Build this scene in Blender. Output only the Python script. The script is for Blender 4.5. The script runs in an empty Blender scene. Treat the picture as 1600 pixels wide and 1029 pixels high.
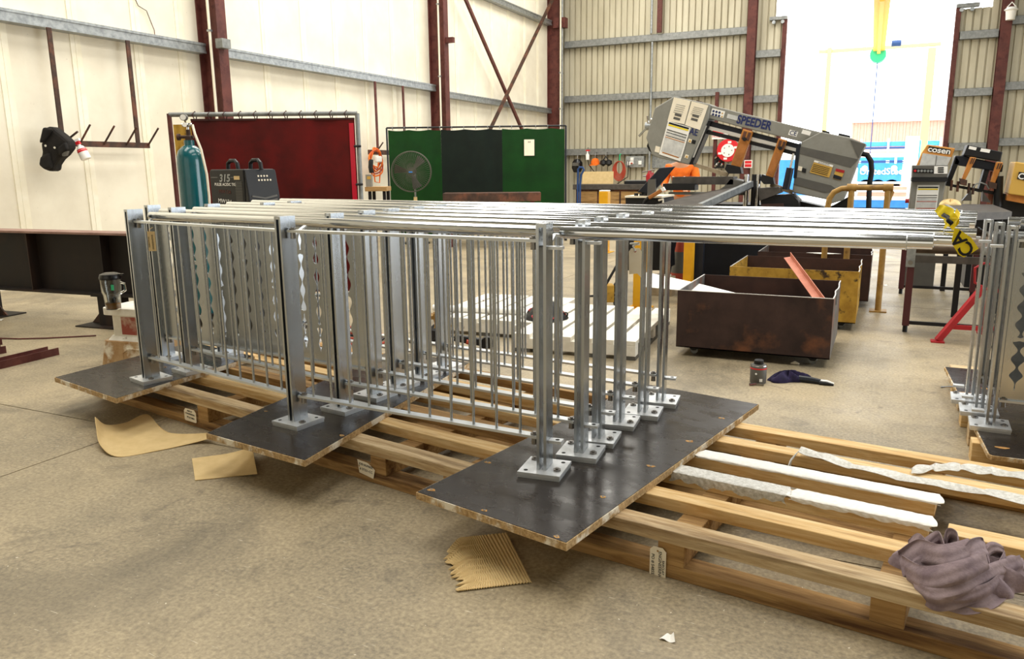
import bpy, math, random
from mathutils import Vector, Matrix
random.seed(11)
sc = bpy.context.scene
COL = sc.collection
R = math.radians
V = Vector
# ------------------------------------------------------------------ camera
F, PIT, ROLL, AZ, H = 1215.5, R(11.68), R(-0.59), R(25.32), 1.45      # focal length in pixels of a 1600 px wide frame
def _axes():
    fwd = V((0, math.cos(PIT), -math.sin(PIT))); r = V((1, 0, 0)); u = r.cross(fwd)
    r2 = r*math.cos(ROLL)+u*math.sin(ROLL); u2 = u*math.cos(ROLL)-r*math.sin(ROLL)
    Z = Matrix.Rotation(AZ, 3, 'Z')
    return Z @ r2, Z @ u2, Z @ fwd
RR, UU, FF = _axes()
EYE = V((0, 0, H))
cam_d = bpy.data.cameras.new('camera'); cam = bpy.data.objects.new('camera', cam_d); COL.objects.link(cam)
cam_d.sensor_width = 36; cam_d.lens = F/1600*36; cam_d.clip_end = 300; cam_d.clip_start = 0.05
cam.matrix_world = Matrix(((RR.x, UU.x, -FF.x, 0), (RR.y, UU.y, -FF.y, 0), (RR.z, UU.z, -FF.z, H), (0, 0, 0, 1)))
sc.camera = cam
sc.view_settings.view_transform = 'Standard'; sc.view_settings.look = 'None'
sc.view_settings.gamma = 1; sc.view_settings.use_curve_mapping = False
sc.view_settings.exposure = -0.46
# ------------------------------------------------------------------ daylight
w = bpy.data.worlds.new('sky'); sc.world = w; w.use_nodes = True
bg = w.node_tree.nodes['Background']; bg.inputs[0].default_value = (0.93, 0.97, 1.0, 1); bg.inputs[1].default_value = 7
def area(name, loc, size, power, rot=(0, 0, 0), col=(1, 1, 1)):
    l = bpy.data.lights.new(name, 'AREA'); l.shape = 'RECTANGLE'; l.size, l.size_y = size; l.energy = power; l.color = col
    o = bpy.data.objects.new(name, l); COL.objects.link(o); o.location = loc; o.rotation_euler = rot
    return o
WARM = (1, 0.965, 0.89)
for i, (x, y, e) in enumerate(((-7.0, 3.9, 500), (-7.0, 11.6, 700), (-7.0, 19.7, 620), (-1.8, 3.9, 430), (-1.8, 11.6, 560), (-1.8, 19.7, 560), (3.6, 3.9, 380), (3.6, 11.6, 520))):
    area('skylight_panel_%d' % i, (x, y, 8.35), (2.6, 6.4), e, (0, 0, 0), WARM)
area('front_area_daylight', (-3.5, -6.8, 3.2), (9, 5.4), 120, (R(90), 0, 0), (1, 0.95, 0.86))  # added area lamp behind the camera; the wall there has no opening
area('side_area_daylight', (8.8, 8.8, 2.7), (5, 8.5), 1000, (0, R(90), 0), (0.84, 0.92, 1))  # added lamp for unseen side daylight, in front of a closed wall

# ------------------------------------------------------------------ where things stand
def ray(x, y): return RR*((x-800)/F)+UU*((514.5-y)/F)+FF
def G(x, y, z=0.0): d = ray(x, y); return EYE+d*((z-H)/d.z)         # the point of a level plane seen there
def WX(x, y, X): d = ray(x, y); return EYE+d*(X/d.x)               # ... of the plane of the left wall
def WY(x, y, Y): d = ray(x, y); return EYE+d*(Y/d.y)               # ... of the plane of the back wall
class PL:                                                          # an upright plane standing at some distance
    def __init__(s, x, y, depth, rz=AZ):
        s.o = EYE+ray(x, y)*depth; s.rz = rz
        s.ax = V((math.cos(rz), math.sin(rz), 0)); s.n = V((-math.sin(rz), math.cos(rz), 0))
        s.base = V((s.o.x, s.o.y, 0))
    def uv(s, x, y):
        d = ray(x, y); p = EYE+d*((s.o-EYE).dot(s.n)/d.dot(s.n))
        return ((p-s.o).dot(s.ax), p.z)
    def poly(s, pts): return [s.uv(*p) for p in pts]

# ------------------------------------------------------------------ materials
def lin(h):
    h = h.lstrip('#'); out = []
    for i in (0, 2, 4):
        c = int(h[i:i+2], 16)/255; out.append(c/12.92 if c <= .04045 else ((c+.055)/1.055)**2.4)
    return (*out, 1)
MATS = {}
def mat(name, c1, c2=None, rough=.6, metal=0, scale=6, stretch=(1, 1, 1), bump=0, bscale=None, lo=.35, hi=.65, c3=None, s3=1.5, lo3=.5, hi3=.62, spec=.5, alpha=1, trans=0, ior=1.45, rvar=0, emit=0, coat=0, dist=0):
    if name in MATS: return MATS[name]
    m = bpy.data.materials.new(name); m.use_nodes = True; nt = m.node_tree; N = nt.nodes; L = nt.links
    b = N['Principled BSDF']; b.inputs['Roughness'].default_value = rough; b.inputs['Metallic'].default_value = metal
    b.inputs['Specular IOR Level'].default_value = spec; b.inputs['Alpha'].default_value = alpha
    b.inputs['Transmission Weight'].default_value = trans; b.inputs['IOR'].default_value = ior
    b.inputs['Coat Weight'].default_value = coat
    b.inputs['Base Color'].default_value = lin(c1)
    if emit: b.inputs['Emission Color'].default_value = lin(c1); b.inputs['Emission Strength'].default_value = emit
    tc = N.new('ShaderNodeTexCoord'); mp = N.new('ShaderNodeMapping'); mp.inputs['Scale'].default_value = stretch
    L.new(tc.outputs['Object'], mp.inputs[0])
    def noise(s, det=6, d=0):
        n = N.new('ShaderNodeTexNoise'); n.inputs['Scale'].default_value = s; n.inputs['Detail'].default_value = det; n.inputs['Distortion'].default_value = d
        n.inputs['Roughness'].default_value = .62
        L.new(mp.outputs[0], n.inputs['Vector']); return n
    def ramp(src, a, bb, ca=(0, 0, 0, 1), cb=(1, 1, 1, 1)):
        r = N.new('ShaderNodeValToRGB'); r.color_ramp.elements[0].position = a; r.color_ramp.elements[1].position = bb
        r.color_ramp.elements[0].color = ca; r.color_ramp.elements[1].color = cb; L.new(src, r.inputs[0]); return r
    if c2:
        n1 = noise(scale, d=dist); r1 = ramp(n1.outputs['Fac'], lo, hi, lin(c1), lin(c2)); last = r1.outputs[0]
        if c3:
            n3 = noise(s3); r3 = ramp(n3.outputs['Fac'], lo3, hi3)
            mx = N.new('ShaderNodeMix'); mx.data_type = 'RGBA'; L.new(r3.outputs[0], mx.inputs['Factor']); L.new(last, mx.inputs['A']); mx.inputs['B'].default_value = lin(c3); last = mx.outputs['Result']
        L.new(last, b.inputs['Base Color'])
        if rvar:
            mr = N.new('ShaderNodeMapRange'); mr.inputs['To Min'].default_value = max(.02, rough-rvar); mr.inputs['To Max'].default_value = rough+rvar
            mr.inputs['From Min'].default_value = .3; mr.inputs['From Max'].default_value = .7
            L.new(n1.outputs['Fac'], mr.inputs[0]); L.new(mr.outputs[0], b.inputs['Roughness'])
    if bump:
        nb = noise(bscale or scale*4, 4); bp = N.new('ShaderNodeBump'); bp.inputs['Strength'].default_value = bump; bp.inputs['Distance'].default_value = .01
        L.new(nb.outputs['Fac'], bp.inputs['Height']); L.new(bp.outputs[0], b.inputs['Normal'])
    MATS[name] = m; return m
mat('aluminium', 'bfc4c9', 'aeb3b8', rough=.27, metal=1, scale=6, stretch=(1, 1, .15), rvar=.05)
mat('aluminium_flat', 'dfe3e6', 'cdd1d4', rough=.4, metal=.85, scale=7, stretch=(.3, 1, 1), rvar=.08)
mat('tube_polish', 'e8ebee', 'd8dbde', rough=.13, metal=1, scale=5, stretch=(.1, 1, 1))
mat('plate_steel', 'e6e9ec', 'd0d3d6', rough=.42, metal=.7, scale=14, rvar=.1)
mat('galv', 'b4b8ba', '8f9496', rough=.45, metal=.85, scale=14)
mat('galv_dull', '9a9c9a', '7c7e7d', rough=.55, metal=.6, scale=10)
mat('bolt', '8d8a86', rough=.35, metal=1)
mat('timber', 'e9cd9a', 'cfa566', rough=.75, scale=5, stretch=(.6, 7, 7), bump=.25, bscale=20, c3='a67c48', s3=2.2, lo3=.56, hi3=.74, dist=1.2)
mat('timber_old', 'd6c09a', 'ad8f66', rough=.85, scale=5, stretch=(.6, 7, 7), bump=.3, bscale=20, c3='6b5236', s3=2, lo3=.52, hi3=.72, dist=1.2)
mat('timber_dark', 'b8935e', '8f6b3e', rough=.8, scale=5, stretch=(.6, 7, 7), bump=.3, bscale=20, c3='57391c', s3=2, lo3=.52, hi3=.7, dist=1.2)
mat('timber_end', 'd6a866', '9c6d34', rough=.8, scale=22, bump=.2)
mat('formply', '2a231f', '201a17', rough=.28, spec=.4, scale=4, stretch=(1, 2, 1), rvar=.1, c3='554e47', s3=12, lo3=.66, hi3=.78, bump=.03, bscale=40)
mat('chipboard', 'cdb083', '9a7a4e', rough=.9, scale=70, bump=.5, bscale=110, c3='ece4d2', s3=9, lo3=.5, hi3=.6)
mat('cardboard', 'e2c792', 'd6ba84', rough=.9, scale=10, bump=.05)
mat('foam', 'fbfaf6', 'f0ede6', rough=.8, scale=60, bump=.12, bscale=160)
mat('bubble', 'e6e5e0', 'bfbdb4', rough=.3, scale=60, bump=.35, bscale=110)
mat('lining', 'f1ead6', 'e4dbc6', rough=.6, scale=1.2, bump=.1, bscale=3, c3='5d5446', s3=26, lo3=.70, hi3=.72)
mat('lining_tape', 'f7f1de', 'efe6cc', rough=.5, scale=3)
mat('cladding', 'c9c2ab', 'b3ab93', rough=.5, scale=2.5, stretch=(1, 1, .2), metal=.1)
mat('rust_red', '65332b', '522822', rough=.6, scale=5, c3='4a1d18', s3=6)
mat('rust_brown', '4c3529', '35241c', rough=.7, scale=7, c3='6b4230', s3=3)
mat('beam_steel', '1e120b', '0d0705', rough=.65, scale=2.2, stretch=(1.5, 1.5, .5), c3='3c2313', s3=1.6, lo3=.55, hi3=.75)
mat('bin_brown', '46322e', '2b1d1b', rough=.55, scale=3.5, c3='74482f', s3=3.2, lo3=.55, hi3=.72, metal=.1)
mat('bin_grey', '6b6762', '4f4a46', rough=.6, scale=6, c3='6e4a3a', s3=4)
mat('bin_inside', '4a2f25', '33211b', rough=.7, scale=4)
mat('bin_yellow', 'c39a3a', '9c7524', rough=.65, scale=8, c3='3c2a18', s3=7, lo3=.56, hi3=.64)
mat('edge_bright', 'd9d7d2', rough=.4, metal=.6)
mat('black', '0d0d10', '131316', rough=.5, scale=8)
mat('black_gloss', '101013', rough=.25)
mat('rubber', '1a1a1a', rough=.8)
mat('navy', '151b28', '0f141f', rough=.45, scale=5)
mat('white_paint', 'f2efe6', 'd9d4c6', rough=.6, scale=7, c3='7a6048', s3=9, lo3=.66, hi3=.71)
mat('white_clean', 'f4f2ec', rough=.6)
mat('cast_rust', 'b79b74', '9a7347', rough=.8, scale=8, c3='dfd7c4', s3=5, lo3=.5, hi3=.6, bump=.3)
mat('yellow_paint', 'e3a915', 'd39a10', rough=.5, scale=5)
mat('yellow_pipe', 'b08a45', '8f6c34', rough=.55, scale=8, c3='6b4d28', s3=10, lo3=.6, hi3=.7)
mat('saw_grey', '8d8c84', '84837b', rough=.5, scale=9)
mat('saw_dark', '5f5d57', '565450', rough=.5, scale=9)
mat('orange_arm', 'c07f38', 'a8682a', rough=.5, scale=8)
mat('orange_shirt', 'f47a1c', 'd9600e', rough=.8, scale=7)
mat('orange_sign', 'd79548', rough=.6)
mat('ink', '121212', rough=.7)
mat('ink_blue', '1f2b5e', rough=.6)
mat('red_paint', 'b32028', '951820', rough=.45, scale=6)
mat('red_reel', 'd3242c', rough=.4)
mat('pink_angle', 'd08a72', 'b8705a', rough=.7, scale=6)
mat('teal', '0e5c63', '0b5158', rough=.22, scale=4, coat=.5)
mat('brass', '8f7d5e', rough=.35, metal=.9)
mat('chrome', 'dedede', rough=.12, metal=1)
mat('red_curtain', '5e1311', '440f0d', rough=.5, spec=.25, scale=2.2, c3='74100f', s3=1.4, lo3=.5, hi3=.8)
mat('red_bright', 'c01830', rough=.3)
mat('green_curtain', '0d3d12', '0a300f', rough=.42, scale=2, spec=.3)
mat('green_dark', '111e18', '0b1512', rough=.42, scale=3, spec=.3)
mat('hem', '3a1612', rough=.6)
mat('flange_top', 'a38377', '86655a', rough=.6, scale=5)
mat('cloth_black', '231f1b', '141210', rough=.9, scale=9)
mat('rag', '9c8a8d', '77666c', rough=.95, scale=14, stretch=(1, 1, 1), bump=.3)
mat('rag_purple', '2a2145', '1c1733', rough=.95, scale=25)
mat('tape_yellow', 'f4dc1e', 'ead010', rough=.45, scale=8)
mat('tag_card', 'f3ead6', 'efe4cc', rough=.8, scale=9)
mat('tag_buff', 'dcc08c', rough=.8)
mat('glass', 'f2f4f2', rough=.05, trans=1, ior=1.45)
mat('tea', '9a6412', rough=.1, trans=.5)
mat('skin', 'c08a68', rough=.6)
mat('blue_steel', '2f7fd0', '3f90dd', rough=.5, scale=3)
mat('blue_dark', '1c3f72', rough=.5)
mat('far_red', 'cc9682', 'c28c7a', rough=.6, scale=4)
mat('crane_yellow', 'f2cf70', rough=.6)
mat('girder_yellow', 'efb54a', rough=.6)
mat('far_white', 'e9e6e2', rough=.6)
mat('brick_cream', 'b5a488', '8f7f66', rough=.8, scale=9)
mat('wood_handle', 'b7763a', '9a5f2b', rough=.5, scale=9)
mat('poster_grey', 'b9bab8', 'd8d8d4', rough=.6, scale=9)
mat('warn_yellow', 'c9a04a', rough=.6)
mat('green_label', '2fb07a', rough=.5)
mat('ground_out', 'd8d4cc', 'c4beb2', rough=.9, scale=2)
mat('table_top', '57524d', '45413d', rough=.5, scale=9, metal=.3)
mat('roller', '6a5a4c', '54463a', rough=.45, metal=.5, scale=9)
mat('dark_red_leg', '4b1f22', rough=.5)
mat('hose_red', 'a8412c', rough=.6)
mat('fan_grey', '4e4d42', rough=.6)
mat('mesh_dark', '3c3b32', rough=.6)

# concrete: colour patches, blotchy stains, grit and scratches
def concrete():
    m = bpy.data.materials.new('concrete'); m.use_nodes = True; nt = m.node_tree; N = nt.nodes; L = nt.links; b = N['Principled BSDF']
    tc = N.new('ShaderNodeTexCoord')
    def noise(s, det=8, stretch=(1, 1, 1), d=0, rot=0):
        mp = N.new('ShaderNodeMapping'); mp.inputs['Scale'].default_value = stretch; mp.inputs['Rotation'].default_value = (0, 0, rot); L.new(tc.outputs['Object'], mp.inputs[0])
        n = N.new('ShaderNodeTexNoise'); n.inputs['Scale'].default_value = s; n.inputs['Detail'].default_value = det; n.inputs['Roughness'].default_value = .65; n.inputs['Distortion'].default_value = d
        L.new(mp.outputs[0], n.inputs['Vector']); return n.outputs['Fac']
    def ramp(src, a, c, ca=(0, 0, 0, 1), cb=(1, 1, 1, 1)):
        r = N.new('ShaderNodeValToRGB'); r.color_ramp.elements[0].position = a; r.color_ramp.elements[1].position = c; r.color_ramp.elements[0].color = ca; r.color_ramp.elements[1].color = cb; L.new(src, r.inputs[0]); return r.outputs[0]
    def mix(f, a, bb, k=None):
        x = N.new('ShaderNodeMix'); x.data_type = 'RGBA'
        L.new(f, x.inputs['Factor']); L.new(a, x.inputs['A'])
        if isinstance(bb, tuple): x.inputs['B'].default_value = bb
        else: L.new(bb, x.inputs['B'])
        return x.outputs['Result']
    base = ramp(noise(1.3, 10), .36, .64, lin('756b58'), lin('b09f80'))
    fine = ramp(noise(60, 9), .36, .64, lin('655c4b'), lin('c6b593'))
    f0 = N.new('ShaderNodeValue'); f0.outputs[0].default_value = .42
    col = mix(f0.outputs[0], base, fine)
    col = mix(ramp(noise(.55, 6, d=1.5), .53, .66, cb=(.62, .62, .62, 1)), col, lin('5e5646'))
    col = mix(ramp(noise(3.1, 5, d=2), .58, .7, cb=(.55, .55, .55, 1)), col, lin('5a5245'))
    col = mix(ramp(noise(11, 5, stretch=(1, 3, 1), rot=-.4), .6, .75, cb=(.3, .3, .3, 1)), col, lin('dccba6'))
    col = mix(ramp(noise(9, 3, stretch=(1, 14, 1), rot=.7), .68, .72, cb=(.7, .7, .7, 1)), col, lin('efe6d0'))
    col = mix(ramp(noise(55, 2), .73, .76), col, lin('f0e8d4'))
    L.new(col, b.inputs['Base Color'])
    rr = N.new('ShaderNodeMapRange'); rr.inputs['To Min'].default_value = .28; rr.inputs['To Max'].default_value = .75; L.new(noise(1.7, 5), rr.inputs[0]); L.new(rr.outputs[0], b.inputs['Roughness'])
    bp = N.new('ShaderNodeBump'); bp.inputs['Strength'].default_value = .35; bp.inputs['Distance'].default_value = .006; L.new(noise(30, 6), bp.inputs['Height']); L.new(bp.outputs[0], b.inputs['Normal'])
    MATS['concrete'] = m
concrete()

# ------------------------------------------------------------------ mesh helpers
class MB:
    def __init__(s): s.v = []; s.f = []; s.T = None
    def add(s, vs, fs):
        o = len(s.v)
        s.v += [tuple(s.T @ V(p)) for p in vs] if s.T else [tuple(p) for p in vs]
        s.f += [tuple(i+o for i in f) for f in fs]; return s
    def box(s, x0, x1, y0, y1, z0, z1):
        return s.add([(x0, y0, z0), (x1, y0, z0), (x1, y1, z0), (x0, y1, z0), (x0, y0, z1), (x1, y0, z1), (x1, y1, z1), (x0, y1, z1)],
                     [(3, 2, 1, 0), (4, 5, 6, 7), (0, 1, 5, 4), (1, 2, 6, 5), (2, 3, 7, 6), (3, 0, 4, 7)])
    def cbox(s, c, d): return s.box(c[0]-d[0]/2, c[0]+d[0]/2, c[1]-d[1]/2, c[1]+d[1]/2, c[2]-d[2]/2, c[2]+d[2]/2)
    def beam(s, p, q, w, h, up=(0, 0, 1)):                          # box along p-q, w wide, h along 'up'
        p, q = V(p), V(q); d = (q-p).normalized(); a = d.cross(V(up)).normalized(); u = a.cross(d)
        a *= w/2; u *= h/2
        return s.add([p-a-u, p+a-u, p+a+u, p-a+u, q-a-u, q+a-u, q+a+u, q-a+u], [(0, 1, 2, 3), (7, 6, 5, 4), (0, 4, 5, 1), (1, 5, 6, 2), (2, 6, 7, 3), (3, 7, 4, 0)])
    def cyl(s, p, q, r, r2=None, n=14, caps=True):
        p, q = V(p), V(q); r2 = r if r2 is None else r2; d = (q-p).normalized()
        a = d.orthogonal().normalized(); b = d.cross(a); vs = []; fs = []
        for k in range(n):
            t = 2*math.pi*k/n; c = a*math.cos(t)+b*math.sin(t); vs += [p+c*r, q+c*r2]
        for k in range(n): i, j = 2*k, 2*((k+1) % n); fs.append((i, j, j+1, i+1))
        if caps: fs += [tuple(range(2*n-2, -1, -2)), tuple(range(1, 2*n, 2))]
        return s.add(vs, fs)
    def lathe(s, prof, c=(0, 0, 0), n=24):
        vs = []; fs = []; m = len(prof)
        for k in range(n):
            t = 2*math.pi*k/n
            for r, z in prof: vs.append((c[0]+r*math.cos(t), c[1]+r*math.sin(t), c[2]+z))
        for k in range(n):
            for i in range(m-1):
                a, b = k*m+i, ((k+1) % n)*m+i; fs.append((a, b, b+1, a+1))
        return s.add(vs, fs)
    def prism(s, pts, y0, y1, plane='xz'):                          # outline extruded
        n = len(pts); ar = sum(pts[i][0]*pts[(i+1) % n][1]-pts[(i+1) % n][0]*pts[i][1] for i in range(n))
        if ar < 0: pts = pts[::-1]
        g = {'xz': lambda p, t: (p[0], t, p[1]), 'xy': lambda p, t: (p[0], p[1], t), 'yz': lambda p, t: (t, p[0], p[1])}[plane]
        vs = [g(p, y0) for p in pts]+[g(p, y1) for p in pts]
        fs = [tuple(range(n)), tuple(range(2*n-1, n-1, -1))]+[(i+n, (i+1) % n+n, (i+1) % n, i) for i in range(n)]
        if plane == 'xy': fs = [f[::-1] for f in fs]
        if plane == 'yz': fs = [f[::-1] for f in fs]
        return s.add(vs, fs)
    def tube(s, pts, r, n=8, closed=False):
        pts = [V(p) for p in pts]; m = len(pts); vs = []; fs = []; ref = None
        for i, p in enumerate(pts):
            a = pts[(i-1) % m] if (closed or i) else p; b = pts[(i+1) % m] if (closed or i < m-1) else p
            d = (b-a).normalized()
            if ref is None: ref = d.orthogonal().normalized()
            ref = (ref-d*ref.dot(d)).normalized(); e = d.cross(ref)
            rr = r[i] if isinstance(r, (list, tuple)) else r
            for k in range(n): t = 2*math.pi*k/n; vs.append(p+(ref*math.cos(t)+e*math.sin(t))*rr)
        for i in range(m if closed else m-1):
            for k in range(n):
                a, b = i*n+k, i*n+(k+1) % n; c, d2 = ((i+1) % m)*n+(k+1) % n, ((i+1) % m)*n+k; fs.append((a, b, c, d2))
        if not closed: fs += [tuple(range(n-1, -1, -1)), tuple((m-1)*n+k for k in range(n))]
        return s.add(vs, fs)
    def grid(s, fn, nu, nv, t=0):                                   # surface, with thickness t along its normals
        P = [[V(fn(i/nu, j/nv)) for j in range(nv+1)] for i in range(nu+1)]
        vs = [P[i][j] for i in range(nu+1) for j in range(nv+1)]; k = nv+1
        fs = [(i*k+j, (i+1)*k+j, (i+1)*k+j+1, i*k+j+1) for i in range(nu) for j in range(nv)]
        if t:
            o = len(vs); nn = []
            for i in range(nu+1):
                for j in range(nv+1):
                    du = P[min(i+1, nu)][j]-P[max(i-1, 0)][j]; dv = P[i][min(j+1, nv)]-P[i][max(j-1, 0)]; c = du.cross(dv); nn.append(c.normalized() if c.length > 1e-12 else V((0, 0, 1)))
            vs += [vs[a]-nn[a]*t for a in range(o)]
            fs += [tuple(x+o for x in f[::-1]) for f in fs]
            bd = [i*k for i in range(nu+1)]+[nu*k+j for j in range(1, nv+1)]+[i*k+nv for i in range(nu-1, -1, -1)]+[j for j in range(nv-1, 0, -1)]
            fs += [(bd[a], bd[(a+1) % len(bd)], bd[(a+1) % len(bd)]+o, bd[a]+o)[::-1] for a in range(len(bd))]
        return s.add(vs, fs)
    def mesh(s, name, m, smooth=False):
        me = bpy.data.meshes.new(name); me.from_pydata(s.v, [], s.f); me.materials.append(MATS[m]); me.update()
        if smooth:
            me.shade_smooth(); me.set_sharp_from_angle(angle=R(38))
        return me
    def build(s, name, m, parent=None, smooth=False, bevel=0, label=None):
        o = bpy.data.objects.new(name, s.mesh(name, m, smooth)); COL.objects.link(o)
        if parent: o.parent = parent
        if bevel:
            bm = o.modifiers.new('bevel', 'BEVEL'); bm.width = bevel; bm.segments = 2; bm.limit_method = 'ANGLE'
        if label: o['label'] = label
        return o
def inst(name, me, parent=None, loc=(0, 0, 0), rot=(0, 0, 0)):
    o = bpy.data.objects.new(name, me); COL.objects.link(o); o.parent = parent; o.location = loc; o.rotation_euler = rot; return o
def tag(o, label, cat=None, group=None, kind=None):
    o['label'] = label
    if cat: o['category'] = cat
    if group: o['group'] = group
    if kind: o['kind'] = kind
    return o
def thing(name, label, cat, loc=(0, 0, 0), rz=0, group=None):
    o = bpy.data.objects.new(name, None); COL.objects.link(o); o.empty_display_size = .1
    o.location = loc; o.rotation_euler = (0, 0, rz); return tag(o, label, cat, group)
def struct(o, label=None):
    o['kind'] = 'structure'
    if label: o['label'] = label
    return o
def text(s, size, m, parent, mtx, name='lettering', depth=.0006, bold=0, sx=1, shear=0, align='CENTER'):
    cu = bpy.data.curves.new('t', 'FONT'); cu.body = s; cu.size = size; cu.extrude = depth; cu.align_x = align; cu.align_y = 'CENTER'; cu.offset = bold; cu.shear = shear; cu.resolution_u = 3
    t = bpy.data.objects.new('t', cu); COL.objects.link(t); bpy.context.view_layer.update()
    me = bpy.data.meshes.new_from_object(t.evaluated_get(bpy.context.evaluated_depsgraph_get()))
    bpy.data.objects.remove(t); bpy.data.curves.remove(cu)
    me.transform(mtx @ Matrix.Diagonal((sx, 1, 1, 1))); me.materials.clear(); me.materials.append(MATS[m])
    o = bpy.data.objects.new(name, me); COL.objects.link(o); o.parent = parent; return o
def upright(u, z, y=0, tilt=0):                                     # lettering on a face that looks along -y of its thing
    return Matrix.Translation((u, y, z)) @ Matrix.Rotation(R(90), 4, 'X') @ Matrix.Rotation(tilt, 4, 'Z')
# ------------------------------------------------------------------ the shed
XL, YB, ZT = -10.0, 24.5, 8.5
fl = struct(MB().box(XL-.3, 9.3, -7.3, YB+.2, -.35, -.03).build('floor', 'galv_dull'), 'grey concrete sub floor of the shed')
gx = [XL-.3, -9.8, -3.8, 2.2, 8.2, 9.3]; gy = [-7.3, -3.06, 2.94, 8.94, 14.94, 20.94, YB+.2]
for i in range(5):
    for j in range(6):
        g = .004
        MB().box(gx[i]+g, gx[i+1]-g, gy[j]+g, gy[j+1]-g, -.03, 0).build('slab', 'concrete', fl)
struct(MB().box(XL-.3, 9.3, -7.3, YB+.2, ZT, ZT+.15).build('ceiling', 'galv_dull'), 'grey sheet metal roof of the shed')
struct(MB().box(9, 9.3, -7.3, YB+.2, 0, ZT).build('wall_right', 'cladding'), 'beige metal wall across from the cream lined wall')
struct(MB().box(XL-.3, 9.3, -7.3, -7, 0, ZT).build('wall_front', 'cladding'), 'beige metal wall behind the viewer')
# left wall: cream insulation lining with taped seams
wl = struct(MB().box(XL-.3, XL, -7, YB, 0, ZT).build('wall_left', 'lining'), 'cream insulated lining wall with dotted fixings')
ys = [-6.5+k for k in range(16)]+[9.28, 10.2, 11.14, 12.18, 13.13, 14.13, 15.14, 16.16, 17.1, 18.03, 19.0, 20.02, 21.09, 22.2, 23.2]
for k, y in enumerate(ys):
    y = y-.02 if y < 9 else y
    MB().box(XL, XL+.012, y-.075, y-.008, .05, ZT-.1).box(XL, XL+.016, y-.008, y+.008, .05, ZT-.1).box(XL, XL+.012, y+.008, y+.075, .05, ZT-.1).build('seam_tape', 'lining_tape', wl)
# steel columns along the left wall
def h_column(name, x, y, z1, lab, along='y', m='rust_red', fw=.2, dep=.42):
    o = thing(name, lab, 'column', (x, y, 0)); o['kind'] = 'structure'
    if along == 'y':                                                # flange faces +x
        MB().box(dep-.02, dep, -fw/2, fw/2, 0, z1).build('flange', m, o); MB().box(0, .02, -fw/2, fw/2, 0, z1).build('flange', m, o)
        MB().box(.02, dep-.02, -.008, .008, 0, z1).build('web', m, o)
        b = MB().box(-.02, dep+.06, -fw/2-.05, fw/2+.05, 0, .025).build('base_plate', m, o)
    else:
        MB().box(-fw/2, fw/2, -dep, -dep+.02, 0, z1).build('flange', m, o); MB().box(-fw/2, fw/2, -.02, 0, 0, z1).build('flange', m, o)
        MB().box(-.008, .008, -dep+.02, -.02, 0, z1).build('web', m, o)
        MB().box(-fw/2-.05, fw/2+.05, -dep-.05, .02, 0, .025).build('base_plate', m, o)
    return o
y1 = WX(346, 40, XL+.42).y; y2 = WX(697, 60, XL+.42).y
c1 = h_column('steel_column', XL+.005, y1, ZT-.01, 'rust red steel column on the cream wall above the red screen')
c2 = h_column('steel_column', XL+.005, y2, ZT-.01, 'rust red steel column on the cream wall above the green screen')
c3 = h_column('steel_column', XL+.005, YB-.45, ZT-.01, 'rust red steel column in the far corner of the shed')
for c, yy in ((c1, -.14), (c2, -.14)):
    MB().cyl((.3, yy, .1), (.3, yy, ZT-.2), .022, n=10).build('conduit', 'lining_tape', c, True)
    for z in (2.2, 3.6, 5.2): MB().cbox((.3, yy, z), (.06, .06, .03)).build('conduit_clip', 'galv', c)
for k, px_ in enumerate((866, 874)):
    MB().cyl((.46+.02*k, -.12+.09*k, .1), (.46+.02*k, -.12+.09*k, ZT-.2), .025, n=10).build('conduit', 'lining_tape' if k == 0 else 'galv', c3, True)
for z in (2.4, 3.3, 4.4): MB().cbox((.45, -.02, z), (.05, .26, .05)).build('conduit_clip', 'galv_dull', c3)
MB().box(.2, .6, -.1, .14, 5.75, 6.05).build('stub_bracket', 'rust_red', c3)
MB().box(.42, .62, -.05, .05, 4.35, 4.47).build('stub_bracket', 'rust_red', c2)
MB().box(.42, .56, -.16, .02, 3.33, 3.47).build('cleat', 'galv_dull', c1)
# girts
def girt(a, b, z, lab, X=XL+.12, hgt=.15):
    o = thing('wall_girt', lab, 'girt', (X, a, z)); o['kind'] = 'structure'
    L_ = b-a
    MB().box(.05, .054, 0, L_, -hgt/2, hgt/2).build('web', 'galv', o)
    MB().box(-.12, .05, 0, L_, hgt/2-.004, hgt/2).build('top_flange', 'galv', o); MB().box(-.12, .05, 0, L_, -hgt/2, -hgt/2+.004).build('bottom_flange', 'galv', o)
    MB().box(.054, .066, 0, L_, hgt/2-.035, hgt/2).build('lip', 'galv', o); MB().box(.054, .066, 0, L_, -hgt/2, -hgt/2+.035).build('lip', 'galv', o)
    return o
girt(-6.9, y1-.12, 3.345, 'galvanised wall girt above the coat rack with pegs')
girt(y1+.12, y2-.12, 3.34, 'galvanised wall girt between the two rust red wall columns')
girt(y2+.12, YB-.6, 3.24, 'lower galvanised girt behind the crossed brace rods')
girt(y2+.12, YB-.6, 5.9, 'upper galvanised girt at the top of the crossed brace bay')
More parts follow.
